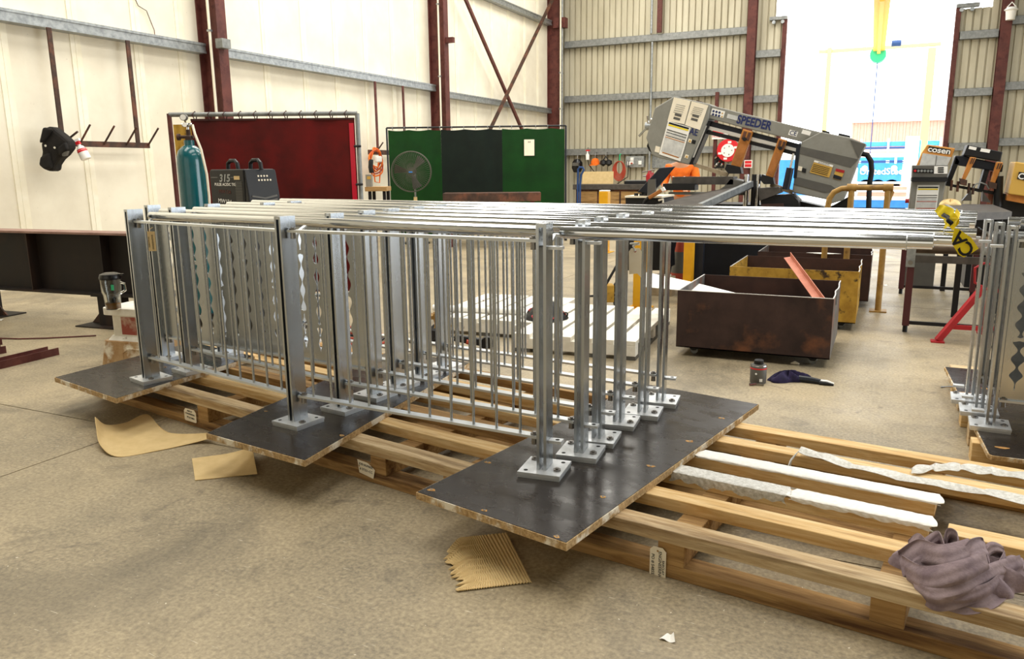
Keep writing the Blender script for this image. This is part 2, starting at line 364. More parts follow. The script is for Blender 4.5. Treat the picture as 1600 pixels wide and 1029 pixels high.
# crossed bracing of the last bay
def brace(a, b, lab, X):
    A, B = WX(*a, X), WX(*b, X); d = (A-B).normalized()
    o = MB().beam(A+d*2.2, B-d*1.1, .012, .085, (1, 0, 0)).beam(A+d*2.2+V((.04, 0, 0)), B-d*1.1+V((.04, 0, 0)), .085, .012, (1, 0, 0)).build('brace_rod', 'rust_brown' if X > XL+.3 else 'rust_red')
    return struct(tag(o, lab, 'brace'))
brace((727, 0), (812, 196), 'dark red diagonal brace falling toward the far corner', XL+.26)
brace((862, 0), (768, 196), 'grey brown diagonal brace rising toward the far corner', XL+.34)
tag(MB().tube([WX(210, -4, XL+.03), WX(216, 9, XL+.03), WX(229, 17, XL+.03), WX(236, 35, XL+.03), WX(241, 47, XL+.03), WX(242, 56, XL+.03)], .006, 6).build('loose_wire', 'rust_brown'), 'thin dark wire hanging on the cream wall above the girt', 'wire')

# back wall: trapezoidal sheets, one by one
wb = struct(MB().box(XL, XL+.1, YB+.05, YB+.1, 0, ZT).build('wall_back', 'cladding'), 'beige ribbed metal end wall with a tall open doorway')
PITCH = .19
def sheet(x0, n, z0, z1):
    prof = [(0, 0)]
    for k in range(n):
        b = k*PITCH; prof += [(b+.142, 0), (b+.15, .055), (b+.18, .055), (b+.19, 0)]
    m = MB(); vs = []; fs = []
    for x, y in prof: vs += [(x0+x, YB+y, z0), (x0+x, YB+y, z1)]
    fs = [(2*i, 2*i+2, 2*i+3, 2*i+1) for i in range(len(prof)-1)]
    m.add(vs, fs); m.build('cladding_sheet', 'cladding', wb)
XJ0, XJ1 = -2.9, 1.40
x = XL
while x < XJ0-.01:
    n = min(4, int(round((XJ0-x)/PITCH)));
    if n <= 0: break
    sheet(x, n, 0, 5.5 if x > -3.2 else ZT); x += n*PITCH
x = XJ1
while x < 8.9:
    sheet(x, 4, 0, 5.4 if x < 1.7 else ZT); x += 4*PITCH
MB().box(-3.2, 9, YB+.02, YB+.1, 7.4, ZT).build('head_sheet', 'cladding', wb)
d1 = thing('door_1', 'tall open doorway with rust red jambs in the ribbed end wall', None, (0, YB, 0)); d1['kind'] = 'structure'
MB().box(XJ0-.06, XJ0+.06, -.12, .06, 0, 5.5).build('jamb', 'rust_red', d1); MB().box(XJ1-.06, XJ1+.06, -.12, .06, 0, 5.42).build('jamb', 'rust_red', d1)
for xa, xb, z in ((-3.32, -2.84, 5.5), (1.34, 1.86, 5.42)):
    MB().box(xa, xb, -.16, .06, z, z+.09).build('head_bracket', 'galv_dull', d1)
    for q in (.12, .36): MB().cyl((xa+q, -.16, z-.06), (xa+q, -.05, z-.06), .05, n=12).build('track_roller', 'galv', d1, True)
h_column('steel_column', -3.78, YB-.02, ZT-.01, 'rust red steel column left of the tall open doorway', 'x', fw=.24, dep=.3)
h_column('steel_column', 2.48, YB-.02, ZT-.01, 'rust red steel column right of the tall open doorway', 'x', fw=.24, dep=.3)
def bgirt(x0, x1, z, lab):
    o = thing('wall_girt', lab, 'girt', (x0, YB, z)); o['kind'] = 'structure'; L_ = x1-x0
    MB().box(0, L_, -.2, -.196, -.1, .1).build('web', 'galv_dull', o); MB().box(0, L_, -.2, 0, .096, .1).build('top_flange', 'galv', o)
    MB().box(0, L_, -.2, 0, -.1, -.096).build('bottom_flange', 'galv_dull', o)
for z, t in ((1.95, 'lowest'), (3.61, 'middle'), (5.28, 'upper')): bgirt(-9.55, -3.92, z, '%s grey girt across the ribbed wall left of the doorway' % t)
for z, t in ((1.9, 'lowest'), (3.29, 'middle'), (4.72, 'upper')): bgirt(1.48, 2.34, z, '%s short girt between door jamb and right column' % t)
for z, t in ((2.0, 'lowest'), (3.4, 'middle'), (5.0, 'upper')): bgirt(2.62, 8.9, z, '%s girt right of the right door column' % t)
for z, t in ((2.0, 'lowest'), (3.35, 'middle'), (4.6, 'upper')): bgirt(-3.64, -2.97, z, '%s short girt between left column and door jamb' % t)
xs = WY(1018, 100, YB-.26).x
pp = MB().cyl((xs, YB-.24, 0), (xs, YB-.24, 5.15), .035, n=10).build('downpipe', 'galv', None, True); struct(tag(pp, 'pale vertical pipe on the ribbed wall behind the saw', 'pipe'))
xs = WY(1031, 20, YB-.26).x
pp = MB().box(xs-.07, xs+.07, YB-.3, YB-.2, 5.4, ZT-.01).build('door_track_post', 'rust_red'); struct(tag(pp, 'rust red upright bar high on the ribbed wall', 'post'))
xs = WY(1018, 20, YB-.26).x
pp = MB().cyl((xs, YB-.24, 5.4), (xs, YB-.24, ZT-.01), .035, n=10).build('downpipe', 'galv', None, True); struct(tag(pp, 'pale upper pipe beside the rust red upright bar', 'pipe'))
p = WY(1118, 205, YB-.28)
pp = MB().box(p.x-.05, p.x+.05, YB-.3, YB-.2, 0, 3.6).build('sign_post', 'rust_red'); struct(tag(pp, 'rust red post carrying the hose reel sign', 'post'))

# roof lights, and unseen door frames added round the area lamps; walls uncut
d2 = thing('added_side_lamp_frame', 'unseen roller door frame added round the side area lamp', None, (9, 0, 0)); d2['kind'] = 'structure'
for y in (4.3, 13.1): MB().box(-.12, 0, y-.1, y+.1, 0, 5.5).build('jamb', 'rust_red', d2)  # added jambs of the unseen side frame; wall uncut
MB().box(-.3, 0, 4.2, 13.2, 5.35, 5.75).build('added_roller_drum', 'galv', d2)
d3 = thing('added_front_lamp_frame', 'unseen roller door frame added round the front area lamp', None, (0, -7, 0)); d3['kind'] = 'structure'
for x in (-8.2, 1.2): MB().box(x-.1, x+.1, 0, .12, 0, 6.2).build('jamb', 'rust_red', d3)  # added jambs of the unseen front frame; wall uncut
MB().box(-8.3, 1.3, 0, .3, 6.05, 6.45).build('added_roller_drum', 'galv', d3)
for k, (x, y) in enumerate(((-7.0, 3.9), (-7.0, 11.6), (-7.0, 19.7), (-1.8, 3.9), (-1.8, 11.6), (-1.8, 19.7), (3.6, 3.9), (3.6, 11.6))):
    o = thing('window_%d' % (k+1), 'roof light panel in the shed roof', None, (x, y, ZT)); o['kind'] = 'structure'
    for sx in (-1.38, 1.38): MB().box(sx-.06, sx+.06, -3.3, 3.3, -.2, 0).build('frame_side', 'galv', o)
    for sy in (-3.28, 3.28): MB().box(-1.32, 1.32, sy-.06, sy+.06, -.2, 0).build('frame_end', 'galv', o)
# ------------------------------------------------------------------ timber skids under the main stack
def skid(lab, ox, oy, ang, length, decks, bearers, runners, mats=('timber', 'timber_dark', 'timber_old')):
    o = thing('timber_skid', lab, 'skid', (ox, oy, 0), ang)
    for y in runners: MB().box(0, length, y, y+.095, 0, .05).build('runner', mats[1], o, bevel=.003)
    for x in bearers: MB().box(x, x+.1, 0, 1.42, .05, .137).build('bearer', mats[1], o, bevel=.003)
    for (y, xa, xb, wd, m) in decks:
        d = MB().box(xa, xb, y, y+wd, .137, .187).build('deck_board', m, o, bevel=.003)
        d.delta_location = (0, 0, random.uniform(-.0005, .0))
    return o
A0 = G(150, 617); A1 = G(650, 775); aA = math.atan2(A1.y-A0.y, A1.x-A0.x)
def skx(px, py, z, ox, oy, ang):                                   # distance along a skid
    p = G(px, py, z); return (p.x-ox)*math.cos(ang)+(p.y-oy)*math.sin(ang)
bA = [.05, skx(300, 660, .06, A0.x, A0.y, aA)-.05, skx(575, 745, .06, A0.x, A0.y, aA)-.05, 3.05]
skid('long timber skid under the left and middle black boards', A0.x, A0.y, aA, 3.2,
     [(.0, 0, 3.2, .095, 'timber_old'), (.26, 0, 3.18, .095, 'timber'), (.5, .02, 3.2, .095, 'timber_dark'), (.76, 0, 3.2, .095, 'timber'), (1.02, .01, 3.2, .095, 'timber'), (1.28, 0, 3.2, .095, 'timber_dark')], bA, (0, .65, 1.32))
B0 = V((-1.30, 2.655, 0)); aB = R(-7.9)
def bx(px, py, z=.187): return skx(px, py, z, B0.x, B0.y, aB)
bB = [.06, bx(1040, 890, .06)-.055, bx(1384, 975, .06)-.05, 2.45]
skid('timber skid with bare and foam wrapped boards in front of the rag', B0.x, B0.y, aB, 2.75,
     [(-.01, 0, 2.72, .09, 'timber_old'), (.25, 0, bx(1432, 870), .09, 'timber'), (.50, 0, bx(1449, 830), .09, 'timber'), (.73, 0, bx(1459, 797), .09, 'timber'), (.98, 0, 2.75, .09, 'timber'), (1.22, 0, 2.75, .09, 'timber'), (.48, bx(1475, 850), 2.75, .1, 'timber')], bB, (0, .64, 1.3))
# foam wrap and bubble wrap on the deck boards
def wrap(lab, y, xa, xb, wd, over, name='foam_wrap', m='foam', z=.1885, seed=1):
    rnd = random.Random(seed); o = thing(name, lab, 'wrap', B0, aB)
    prof = [(-.002, -over), (-.003, -over*.4), (-.002, .003), (.004, .006), (wd*.5, .008), (wd-.004, .006), (wd+.002, -.02)]
    n = 60; rag = [.75+.25*math.sin(i_*.5+seed)*math.sin(i_*.23+2*seed)+rnd.uniform(-.05, .05) for i_ in range(n+1)]
    def fn(u, v):
        i = v*(len(prof)-1); k = min(int(i), len(prof)-2); t = i-k
        a, b = prof[k], prof[k+1]; q = rag[int(round(u*n))]
        yy, zz = a[0]+(b[0]-a[0])*t, a[1]+(b[1]-a[1])*t
        if zz < 0 and yy < wd*.5: zz *= q
        return (xa+(xb-xa)*u+.012*math.sin(9*v+u*3), y+yy+.001*math.sin(u*90), z+zz+.0006*math.sin(u*35+v*5)+.0015)
    MB().grid(fn, n, 18, .003).build('foam_sheet', m, o, True)
    return o
wrap('white foam wrap on the board that ends behind the grey rag, far one', .73, bx(1082, 719), bx(1467, 797), .09, .006, seed=3)
wrap('white foam wrap with torn edge on the board nearer the grey rag', .50, bx(1225, 787), bx(1456, 832), .09, .02, seed=4)
wrap('clear bubble wrap over the board beside the black board edge', .50, bx(1040, 742), bx(1224, 785), .09, .045, 'bubble_wrap', 'bubble', seed=5)
def strap(lab, pts, wd, m='bubble', name='bubble_strip'):
    n = len(pts)-1
    def fn(u, v):
        i = u*n; k = min(int(i), n-1); t = i-k; t = t*t*(3-2*t)
        p = V(pts[k]).lerp(V(pts[k+1]), t); return p+V((.1, 1, 0)).normalized()*(v-.5)*wd*(1+.15*math.sin(u*21))+V((0, 0, .008*math.sin(v*3.1)+.004*math.sin(u*37+v*5)))
    o = MB().grid(fn, 60, 6, .002).build(name, m, None, True); return tag(o, lab, 'wrap')
strap('crumpled bubble wrap strip looped over the second rear deck board', [G(1232, 735, .13), G(1234, 722, .2), G(1250, 702, .215), G(1285, 712, .2), G(1330, 727, .195), G(1400, 742, .193), G(1470, 756, .193), G(1540, 768, .193), G(1610, 782, .193)], .075)
strap('grey bubble wrap strip trailing over the rearmost deck board', [G(1425, 734, .196), G(1460, 729, .205), G(1500, 729, .205), G(1550, 735, .2), G(1620, 747, .197)], .09)
# ------------------------------------------------------------------ black form ply boards
def board(lab, c0, c1, c2, z=.1875, th=.030, holes=()):
    a, b, c = [G(*p, z+th) for p in (c0, c1, c2)]
    ang = math.atan2(b.y-a.y, b.x-a.x); wd = (b-a).length
    dp = (c-b).length
    o = thing('ply_board', lab, 'board', (a.x, a.y, z), ang)
    sk = (c-b).normalized(); loc = Matrix.Rotation(-ang, 3, 'Z') @ sk; lx = loc.x/loc.y*dp*loc.y
    core = [(0, 0), (wd, 0), (wd+loc.x*dp, loc.y*dp), (loc.x*dp, loc.y*dp)]
    MB().prism(core, .0, th-.002, 'xy').build('core', 'chipboard', o)
    i = .004
    MB().prism([(i, i), (wd-i, i), (wd+loc.x*dp-i, loc.y*dp-i), (loc.x*dp+i, loc.y*dp-i)], th-.002, th, 'xy').build('black_face', 'formply', o)
    for (hx, hy) in holes:
        p = G(hx, hy, z+th); q = Matrix.Rotation(-ang, 3, 'Z') @ (p-V((a.x, a.y, z+th)))
        s = random.uniform(.5, .8)
        pts = [(q.x+s*.022*math.cos(t)*(1+.3*math.sin(3*t+hx)), q.y+s*.016*math.sin(t)*(1+.3*math.cos(2*t+hy))) for t in [k*math.pi/5 for k in range(10)]]
        MB().prism(pts, th-.001, th+.001, 'xy').build('torn_chip', 'timber_end', o)
        MB().cyl((q.x, q.y, th), (q.x, q.y, th+.003), .005, n=8).build('screw_head', 'bolt', o)
    return o
board('large black board under the right end base plates', (650, 768), (885, 848), (1186, 631), holes=((674, 765), (821, 742), (942, 776), (1017, 728), (1078, 689), (1128, 653), (762, 722), (757, 797), (870, 838)))
board('middle black board under the centre posts', (322, 676), (476, 719), (735, 566), z=.1875, holes=((534, 680), (415, 642), (628, 641)))
board('leftmost black board beside the white pedestal', (85, 589), (181, 622), (398, 556), z=.1875, holes=((258, 573),))
# ------------------------------------------------------------------ balustrades
ZP = .1875+.0305+.024
post_h = 1.0
me_bar = MB().box(-.006, .006, -.045, .045, 0, post_h).mesh('flat_bar', 'aluminium')
me_cap = MB().box(-.0088, .0088, -.045, .045, -.014, 0).mesh('top_spacer', 'aluminium_flat')
me_plate = MB().box(-.09, .09, -.09, .09, -.012, 0).mesh('base_plate', 'plate_steel')
me_shim = MB().box(-.088, .088, -.088, .088, -.024, -.0125).mesh('shim_plate', 'aluminium_flat')
me_hole = MB().cyl((0, 0, -.001), (0, 0, .0006), .009, n=12).mesh('bolt_hole', 'ink')
me_nut = MB().cyl((0, 0, 0), (0, 0, .007), .017, n=6).cyl((0, 0, .007), (0, 0, .012), .008, n=8).mesh('bolt_head', 'bolt')
me_lug = MB().box(0, .055, -.02, .02, -.006, .006).mesh('lug', 'plate_steel')
me_bal = MB().cyl((0, 0, 0), (0, 0, .8), .0062, n=10).mesh('baluster', 'aluminium', True)
me_hang = MB().cyl((0, 0, -.03), (0, 0, 0), .013, .011, n=8).mesh('hanging_bolt', 'bolt', True)
me_arm = MB().beam((0, .045, .905), (0, .125, .945), .022, .008).mesh('rail_arm', 'plate_steel')
def post(par, loc, rz, lug=True, base=True, arm=True):
    b = inst('post', me_bar, par, (loc[0]-.0148*math.cos(rz), loc[1]-.0148*math.sin(rz), loc[2]), (0, 0, rz))
    inst('flat_bar', me_bar, b, (.0296, 0, 0)); inst('top_spacer', me_cap, b, (.0148, 0, post_h))
    if base:
        inst('base_plate', me_plate, b, (.0148, 0, 0)); inst('shim_plate', me_shim, b, (.0148, 0, 0))
        for (x, y) in ((-.062, -.062), (.062, .062)): inst('bolt_hole', me_hole, b, (x+.0148, y, 0))
        for (x, y) in ((-.062, .062), (.062, -.03)): inst('bolt_head', me_nut, b, (x+.0148, y, 0))
    if lug:
        inst('lug', me_lug, b, (.036, 0, .115)); inst('bolt_hole', me_hole, b, (.07, 0, .1212))
        inst('lug', me_lug, b, (.036, 0, .905)); inst('bolt_hole', me_hole, b, (.07, 0, .9112))
    if arm: inst('rail_arm', me_arm, b, (.0148, 0, 0))
    return b
def wavy_sheet(par, L_, cols, z0, z1, y=0, col_w=.022, blobs=5, m='aluminium'):
    """sheet with columns of linked teardrop slots, really cut through"""
    m_ = MB(); th = .003
    edges = []                                                     # build strips between the columns
    cols = sorted(cols); nseg = 40
    def half(z, c, k):
        t = (z-z0-.05)/(z1-z0-.1)
        if t <= 0 or t >= 1: return 0
        gap = .5+.5*math.cos(2*math.pi*(t*blobs+.13*k)); q = col_w*(.18+.82*gap)
        big = (t*2.0+.21*k) % 1.0
        if big > .93: return 0
        return q*min(1, t*9, (1-t)*9)
    xs = [None]+cols+[None]
    for a in range(len(xs)-1):
        lo, hi = xs[a], xs[a+1]; prev = None
        for s in range(nseg*3+1):
            z = z0+(z1-z0)*s/(nseg*3)
            xl = 0 if lo is None else lo+half(z, lo, a)/2; xr = L_ if hi is None else hi-half(z, hi, a+1)/2
            cur = [(xl, y-th/2, z), (xr, y-th/2, z), (xr, y+th/2, z), (xl, y+th/2, z)]
            if prev: m_.add(prev+cur, [(0, 1, 5, 4), (2, 3, 7, 6), (1, 2, 6, 5), (3, 0, 4, 7)])
            prev = cur
    return m_.build('cut_sheet', m, par)
def infill(par, a, b, z, kind='bars', nb=11, cw=.042, blobs=7, sm='aluminium'):
    a, b = V(a), V(b); d = b-a; ang = math.atan2(d.y, d.x); L_ = d.length-.055
    o = bpy.data.objects.new('top_rail', MB().box(0, L_, -.02, .02, .925, .937).mesh('top_rail', 'aluminium_flat')); COL.objects.link(o); o.parent = par
    st = a+d.normalized()*.0275; o.location = (st.x, st.y, z); o.rotation_euler = (0, 0, ang)
    MB().box(0, L_, -.022, .022, .12, .131).build('bottom_rail', 'aluminium_flat', o)
    if kind == 'bars':
        for k in range(nb): inst('baluster', me_bal, o, (L_*(k+.75)/(nb+.5), 0, .128))
    else: wavy_sheet(o, L_, kind, .13, .925, col_w=cw, blobs=blobs, m=sm)
    for x in (.02, L_-.02):
        inst('bolt_head', me_nut, o, (x, 0, .937)); inst('hanging_bolt', me_hang, o, (x, 0, .925))
        inst('bolt_head', me_nut, o, (x, 0, .131)); inst('hanging_bolt', me_hang, o, (x, 0, .12))
    return o
ROWS = [((-3.949, 3.203), (-2.568, 2.912), (-1.192, 2.825)), ((-3.891, 3.464), (-2.495, 3.195), (-1.121, 3.07)), ((-4.33, 3.66), (-2.488, 3.46), (-1.112, 3.276)),
        ((-4.05, 3.90), (-2.479, 3.68), (-1.096, 3.54)), ((-3.8, 4.15), (-2.469, 3.93), (-1.03, 3.738)), ((-3.78, 4.40), (-2.45, 4.16), (-.998, 3.974))]
ROWS = [tuple((x*.993, y*.993) for x, y in r_) for r_ in ROWS]
ORD = ['front balustrade of the main stack with three slotted posts', 'second balustrade from the front of the main stack', 'third balustrade of the main stack with a wavy cut sheet panel',
       'fourth balustrade from the front of the main stack', 'fifth balustrade of the main stack, next to last', 'rearmost balustrade of the main stack']
for i, (L_, M_, R_) in enumerate(ROWS):
    o = thing('balustrade', ORD[i], 'balustrade', (L_[0], L_[1], ZP), 0, 'balustrades standing on the skids')
    off = lambda p: (p[0]-L_[0], p[1]-L_[1], 0)
    a1 = math.atan2(M_[1]-L_[1], M_[0]-L_[0]); a2 = math.atan2(R_[1]-M_[1], R_[0]-M_[0])
    post(o, off(L_), a1-R(3), False); post(o, off(M_), (a1+a2)/2, False); post(o, off(R_), R(5.5), True)
    if i == 2: infill(o, off(L_), off(M_), 0, [.12+.118*k for k in range(14)])
    else: infill(o, off(L_), off(M_), 0, 'bars', 11)
    infill(o, off(M_), off(R_), 0, 'bars', 11)
# loose handrails lying on the arms between the rows
RY = [(3.282, 2.9), (3.55, 3.163), (3.745, 3.403), (3.995, 3.635), (4.24, 3.85), (4.48, 4.06), (4.70, 4.30)]
RZ = [1.198, 1.2, 1.204, 1.208, 1.212, 1.216, 1.22]
LX = [(236, 331), (253, 322), (305, 317), (331, 315), (357, 314), (396, 313), (440, 311)]; RX = [None, (1460, 362), (1476, 350), (1486, 345), (1497, 341), (1500, 336), (1503, 333)]
RLAB = ['left half of the front handrail tube on the main stack', 'second handrail tube from the front, long spigot end', 'third handrail tube from the front of the bundle', 'fourth handrail tube, middle of the bundle', 'fifth handrail tube from the front of the bundle', 'sixth handrail tube, next to the rearmost', 'rearmost handrail tube of the bundle']
def handrail(a, b, lab, spigot=.1, r=.0245):
    a, b = V(a), V(b); d = (b-a); L_ = d.length; o = thing('handrail', lab, 'handrail', a, 0, 'loose handrail tubes on the main stack')
    q = d.to_track_quat('X', 'Z').to_euler(); o.rotation_euler = q
    MB().cyl((0, 0, 0), (L_, 0, 0), r, n=24).build('tube', 'tube_polish', o, True)
    if spigot:
        MB().cyl((L_-.004, 0, 0), (L_, 0, 0), r+.0012, n=24).build('weld_bead', 'aluminium_flat', o, True)
        MB().cyl((L_, 0, 0), (L_+spigot, 0, 0), r-.004, n=24).build('spigot', 'tube_polish', o, True)
    return o
for i in range(7):
    yl, yr = RY[i]; z = RZ[i]
    A = V((-3.95, yl, z)); B = V((-1.1, yr, z)); d = (B-A)/(B.x-A.x)
    def at_px(px):                                                 # where a pixel column meets this tube
        lo, hi = -6.0, 2.0
        for _ in range(50):
            m = (lo+hi)/2; p = A+d*(m-A.x)-EYE; xx = 800+F*p.dot(RR)/p.dot(FF)
            lo, hi = (m, hi) if xx < px else (lo, m)
        return A+d*(lo-A.x)
    if i == 0: handrail(at_px(236), at_px(860), RLAB[0], 0)
    else: handrail(at_px(LX[i][0]), at_px(RX[i][0]), RLAB[i], .1 if i < 3 else .06)
handrail((-1.16, 2.93, 1.197), (G(1417, 377, 1.197).x, 2.895, 1.197), 'right half of the front handrail tube with a spigot end', .075)
# ------------------------------------------------------------------ things lying around the main stack
def lerp_edges(front, back, ripple=0, nr=0, nu=60, nv=10, t=.003, bow=0, jag=0):
    fr = [G(*p) if len(p) == 2 else G(p[0], p[1], p[2]) for p in front]; bk = [G(*p) if len(p) == 2 else G(p[0], p[1], p[2]) for p in back]
    def cat(P, u):
        n = len(P)-1; i = min(int(u*n), n-1); q = u*n-i
        p0, p1, p2, p3 = P[max(i-1, 0)], P[i], P[i+1], P[min(i+2, n)]
        return .5*((2*p1)+(p2-p0)*q+(2*p0-5*p1+4*p2-p3)*q*q+(3*p1-p0-3*p2+p3)*q**3)
    def fn(u, v):
        p = cat(fr, u).lerp(cat(bk, u), v); p.z += .0045+bow*math.sin(math.pi*v)
        if jag: p += (cat(fr, 1)-cat(fr, 0))*jag*(1-u)**3*(.5+.5*math.sin(v*23+2*math.sin(v*41)))
        if ripple: p.z += ripple*math.sin(2*math.pi*nr*u)
        return p
    return MB().grid(fn, nu, nv, t)
o = lerp_edges([(151, 672, .07), (158, 697, .03), (184, 714), (240, 706), (300, 693, .005), (333, 684, .035)], [(149, 652, .11), (166, 664, .03), (196, 661), (230, 648), (262, 676), (331, 677, .045)], bow=-.002).build('cardboard_sheet', 'cardboard', None, True)
tag(o, 'large torn brown cardboard sheet curling up at its left end', 'cardboard')
o = lerp_edges([(305, 751), (335, 748), (370, 744), (402, 741, .012)], [(300, 717), (330, 713), (362, 708, .01), (394, 699, .05)]).build('cardboard_sheet', 'cardboard', None, True)
tag(o, 'small oblong cardboard piece beside the middle black board', 'cardboard')
o = lerp_edges([(690, 866, .004), (712, 845, .01), (730, 841, .012), (755, 838, .012), (792, 834, .01)], [(712, 926), (735, 923), (765, 919), (797, 915), (831, 911)], .0022, 30, 300, 24, .002, jag=.16).build('corrugated_sheet', 'cardboard', None, True)
tag(o, 'torn corrugated cardboard piece in front of the large black board', 'cardboard')
for q, l in (((1044, 998), 'small torn white paper scrap at the bottom of the floor'), ((1383, 446), 'white paper scrap on the floor behind the yellow bin'), ((3, 500), 'white crumpled scrap at the left edge of the floor')):
    p = G(*q); tag(MB().grid(lambda u, v: (p.x+(u-.5)*.05*(1-.5*v), p.y+(v-.5)*.03, .004+.012*u*v+.004*math.sin(7*u)), 6, 4, .001).build('paper_scrap', 'white_clean', None, True), l, 'paper')
# shipping tags on the bearer ends
def tagcard(lab, c, w_, h_, ang, lines, size, tilt=0, vertical=False, m='tag_card', jag=False):
    o = thing('shipping_tag', lab, 'tag', (c.x, c.y, c.z), ang)
    k = .22*min(w_, h_)
    pts = [(-w_/2, -h_/2+k*.4), (-w_/2+k*.4, -h_/2), (w_/2-k*.4, -h_/2), (w_/2, -h_/2+k*.4), (w_/2, h_/2-k), (w_/2-k, h_/2), (-w_/2+k, h_/2), (-w_/2, h_/2-k)]
    if jag: pts = [(-w_/2+.01, -h_/2+.012), (0, -h_/2+.006), (w_/2-.012, -h_/2), (w_/2-.004, -h_/2+.03), (w_/2, -h_/2+.045), (w_/2-.015, h_/2-.02), (.01, h_/2-.004), (-w_/2, h_/2)]
    MB().prism(pts, -.002, -.0005).build('card', m, o)
    MB().cyl((-w_*.02 if vertical else -w_*.4, -.0025, h_*.38 if vertical else h_*.1), (-w_*.02 if vertical else -w_*.4, -.002, h_*.38 if vertical else h_*.1), .004, n=10).build('eyelet', 'timber_dark', o)
    for (s, u, z, sz) in lines:
        text(s, sz, 'ink', o, upright(u, z, -.0028, -math.pi/2 if vertical else tilt), depth=.0003)
    return o
def onbearer(px, py, ox, oy, ang, z):                               # a spot on the front plane of a skid
    n = V((-math.sin(ang), math.cos(ang), 0)); d = ray(px, py); p0 = V((ox, oy, 0))
    return EYE+d*((p0-EYE).dot(n)/d.dot(n))
c = onbearer(1029, 878, B0.x, B0.y, aB, .07)-V((-math.sin(aB), math.cos(aB), 0))*.006
tagcard('tall cream card tag hanging on the bearer right of the large board', c, .062, .125, aB, [('BARCLAY', .021, -.012, .013), ('ENGINEERING', .008, -.005, .0165), ('PO # 54855', -.019, -.008, .0165)], .016, vertical=True)
c = onbearer(574, 732, A0.x, A0.y, aA, .09)-V((-math.sin(aA), math.cos(aA), 0))*.006
tagcard('torn white card tag on the bearer between the two nearer boards', c, .115, .075, aA, [('JOB NUMBER', .0, .018, .016), ('# 27321-CC', .0, -.006, .017)], .016, tilt=-.06, jag=True)
c = onbearer(299, 648, A0.x, A0.y, aA, .09)-V((-math.sin(aA), math.cos(aA), 0))*.006
tagcard('white card tag on the bearer near the leftmost board', c, .12, .075, aA, [('BARCLAY', 0, .024, .012), ('ENGINEERING', .005, .007, .014), ('PO # 54855', .005, -.015, .015)], .015, tilt=-.03)
# tags tied to balustrades
a1 = math.atan2(-.09, 1.4)
q = WY(992, 408, 3.46)
o = thing('shipping_tag', 'blank cream tag tied high on a right end post', 'tag', (q.x, q.y, q.z), AZ-.1)
MB().prism([(-.026, -.06), (.012, -.056), (.03, -.075), (.03, .045), (.02, .06), (-.018, .06), (-.028, .045)], -.002, 0).build('card', 'tag_card', o)
MB().cyl((0, -.003, .047), (0, -.002, .047), .006, n=10).build('eyelet', 'hose_red', o)
MB().tube([(0, -.004, .047), (-.01, -.01, .07), (.015, -.012, .085), (-.02, .01, .08), (.02, .02, .075)], .005, 6).build('plastic_tie', 'bubble', o, True)
q = WY(236, 378, 3.38)
o = thing('shipping_tag', 'buff card tag hanging behind the left front post', 'tag', (q.x, q.y, q.z), R(20))
MB().box(-.03, .03, -.002, 0, -.055, .065).build('card', 'tag_buff', o)
text('ENGINEERING', .014, 'ink', o, upright(.012, 0, -.003, -math.pi/2), depth=.0003); text('PO # 54855', .013, 'ink', o, upright(-.012, 0, -.003, -math.pi/2), depth=.0003)
MB().tube([(0, -.003, .05), (.0, -.01, .075), (.02, .0, .09)], .002, 6).build('string', 'tag_buff', o, True)
# caution tape on the handrail ends
def ribbon(path, wd, m, name, parent=None, side=V((0, 0, 1)), n=40, t=.001, wob=.003):
    P = [V(p) for p in path]; k = len(P)-1
    def fn(u, v):
        i = min(int(u*k), k-1); q = u*k-i; p0, p1, p2, p3 = P[max(i-1, 0)], P[i], P[i+1], P[min(i+2, k)]
        p = .5*((2*p1)+(p2-p0)*q+(2*p0-5*p1+4*p2-p3)*q*q+(3*p1-p0-3*p2+p3)*q**3)
        ww = wd(u) if callable(wd) else wd; s_ = side(u) if callable(side) else side
        return p+s_*(v-.5)*ww+V((wob*math.sin(u*17), wob*math.cos(v*9+u*13), 0))
    return MB().grid(fn, n, 6, t).build(name, m, parent, True)
o = thing('caution_tape', 'yellow caution tape knotted round the handrail ends, lettered CA', 'tape', tuple(G(1490, 350, 1.2)))
T = o.location
def rel(px, py, Y): return WY(px, py, Y)-V(T)
ribbon([rel(1464, 325, 3.1), rel(1476, 331, 3.08), rel(1486, 342, 3.06), rel(1494, 355, 3.05)], lambda u: .028+.02*math.sin(3*u), 'tape_yellow', 'tape_loop', o, V((.5, -.3, .8)).normalized())
ribbon([rel(1476, 352, 3.07), rel(1486, 347, 3.03), rel(1497, 346, 3.05), rel(1494, 332, 3.12)], .03, 'tape_yellow', 'tape_loop', o, V((.2, -.4, .9)).normalized())
ribbon([rel(1470, 331, 3.12), rel(1480, 340, 3.02), rel(1487, 352, 3.0)], .014, 'ink', 'tape_print', o, V((.6, -.3, .7)).normalized())
tp = [rel(1497, 357, 3.04), rel(1504, 372, 3.03), rel(1510, 386, 3.02), rel(1521, 391, 3.02)]
pl = PL(1505, 378, (WY(1505, 378, 2.88)-EYE).dot(FF))
tri = [(1491, 356), (1499, 358), (1518, 372), (1529, 388), (1520, 394), (1506, 402), (1498, 398), (1490, 385), (1487, 376)]
te = MB().prism(pl.poly(tri), -.001, .0).build('tape_end', 'tape_yellow', o); te.location = pl.base-V(T); te.rotation_euler = (0, 0, AZ)
cu_ = pl.uv(1506, 383); text('CA', .062, 'ink', te, upright(cu_[0]-.004, cu_[1]+.003, -.002, R(-48+180)), bold=.0012, depth=.0004)

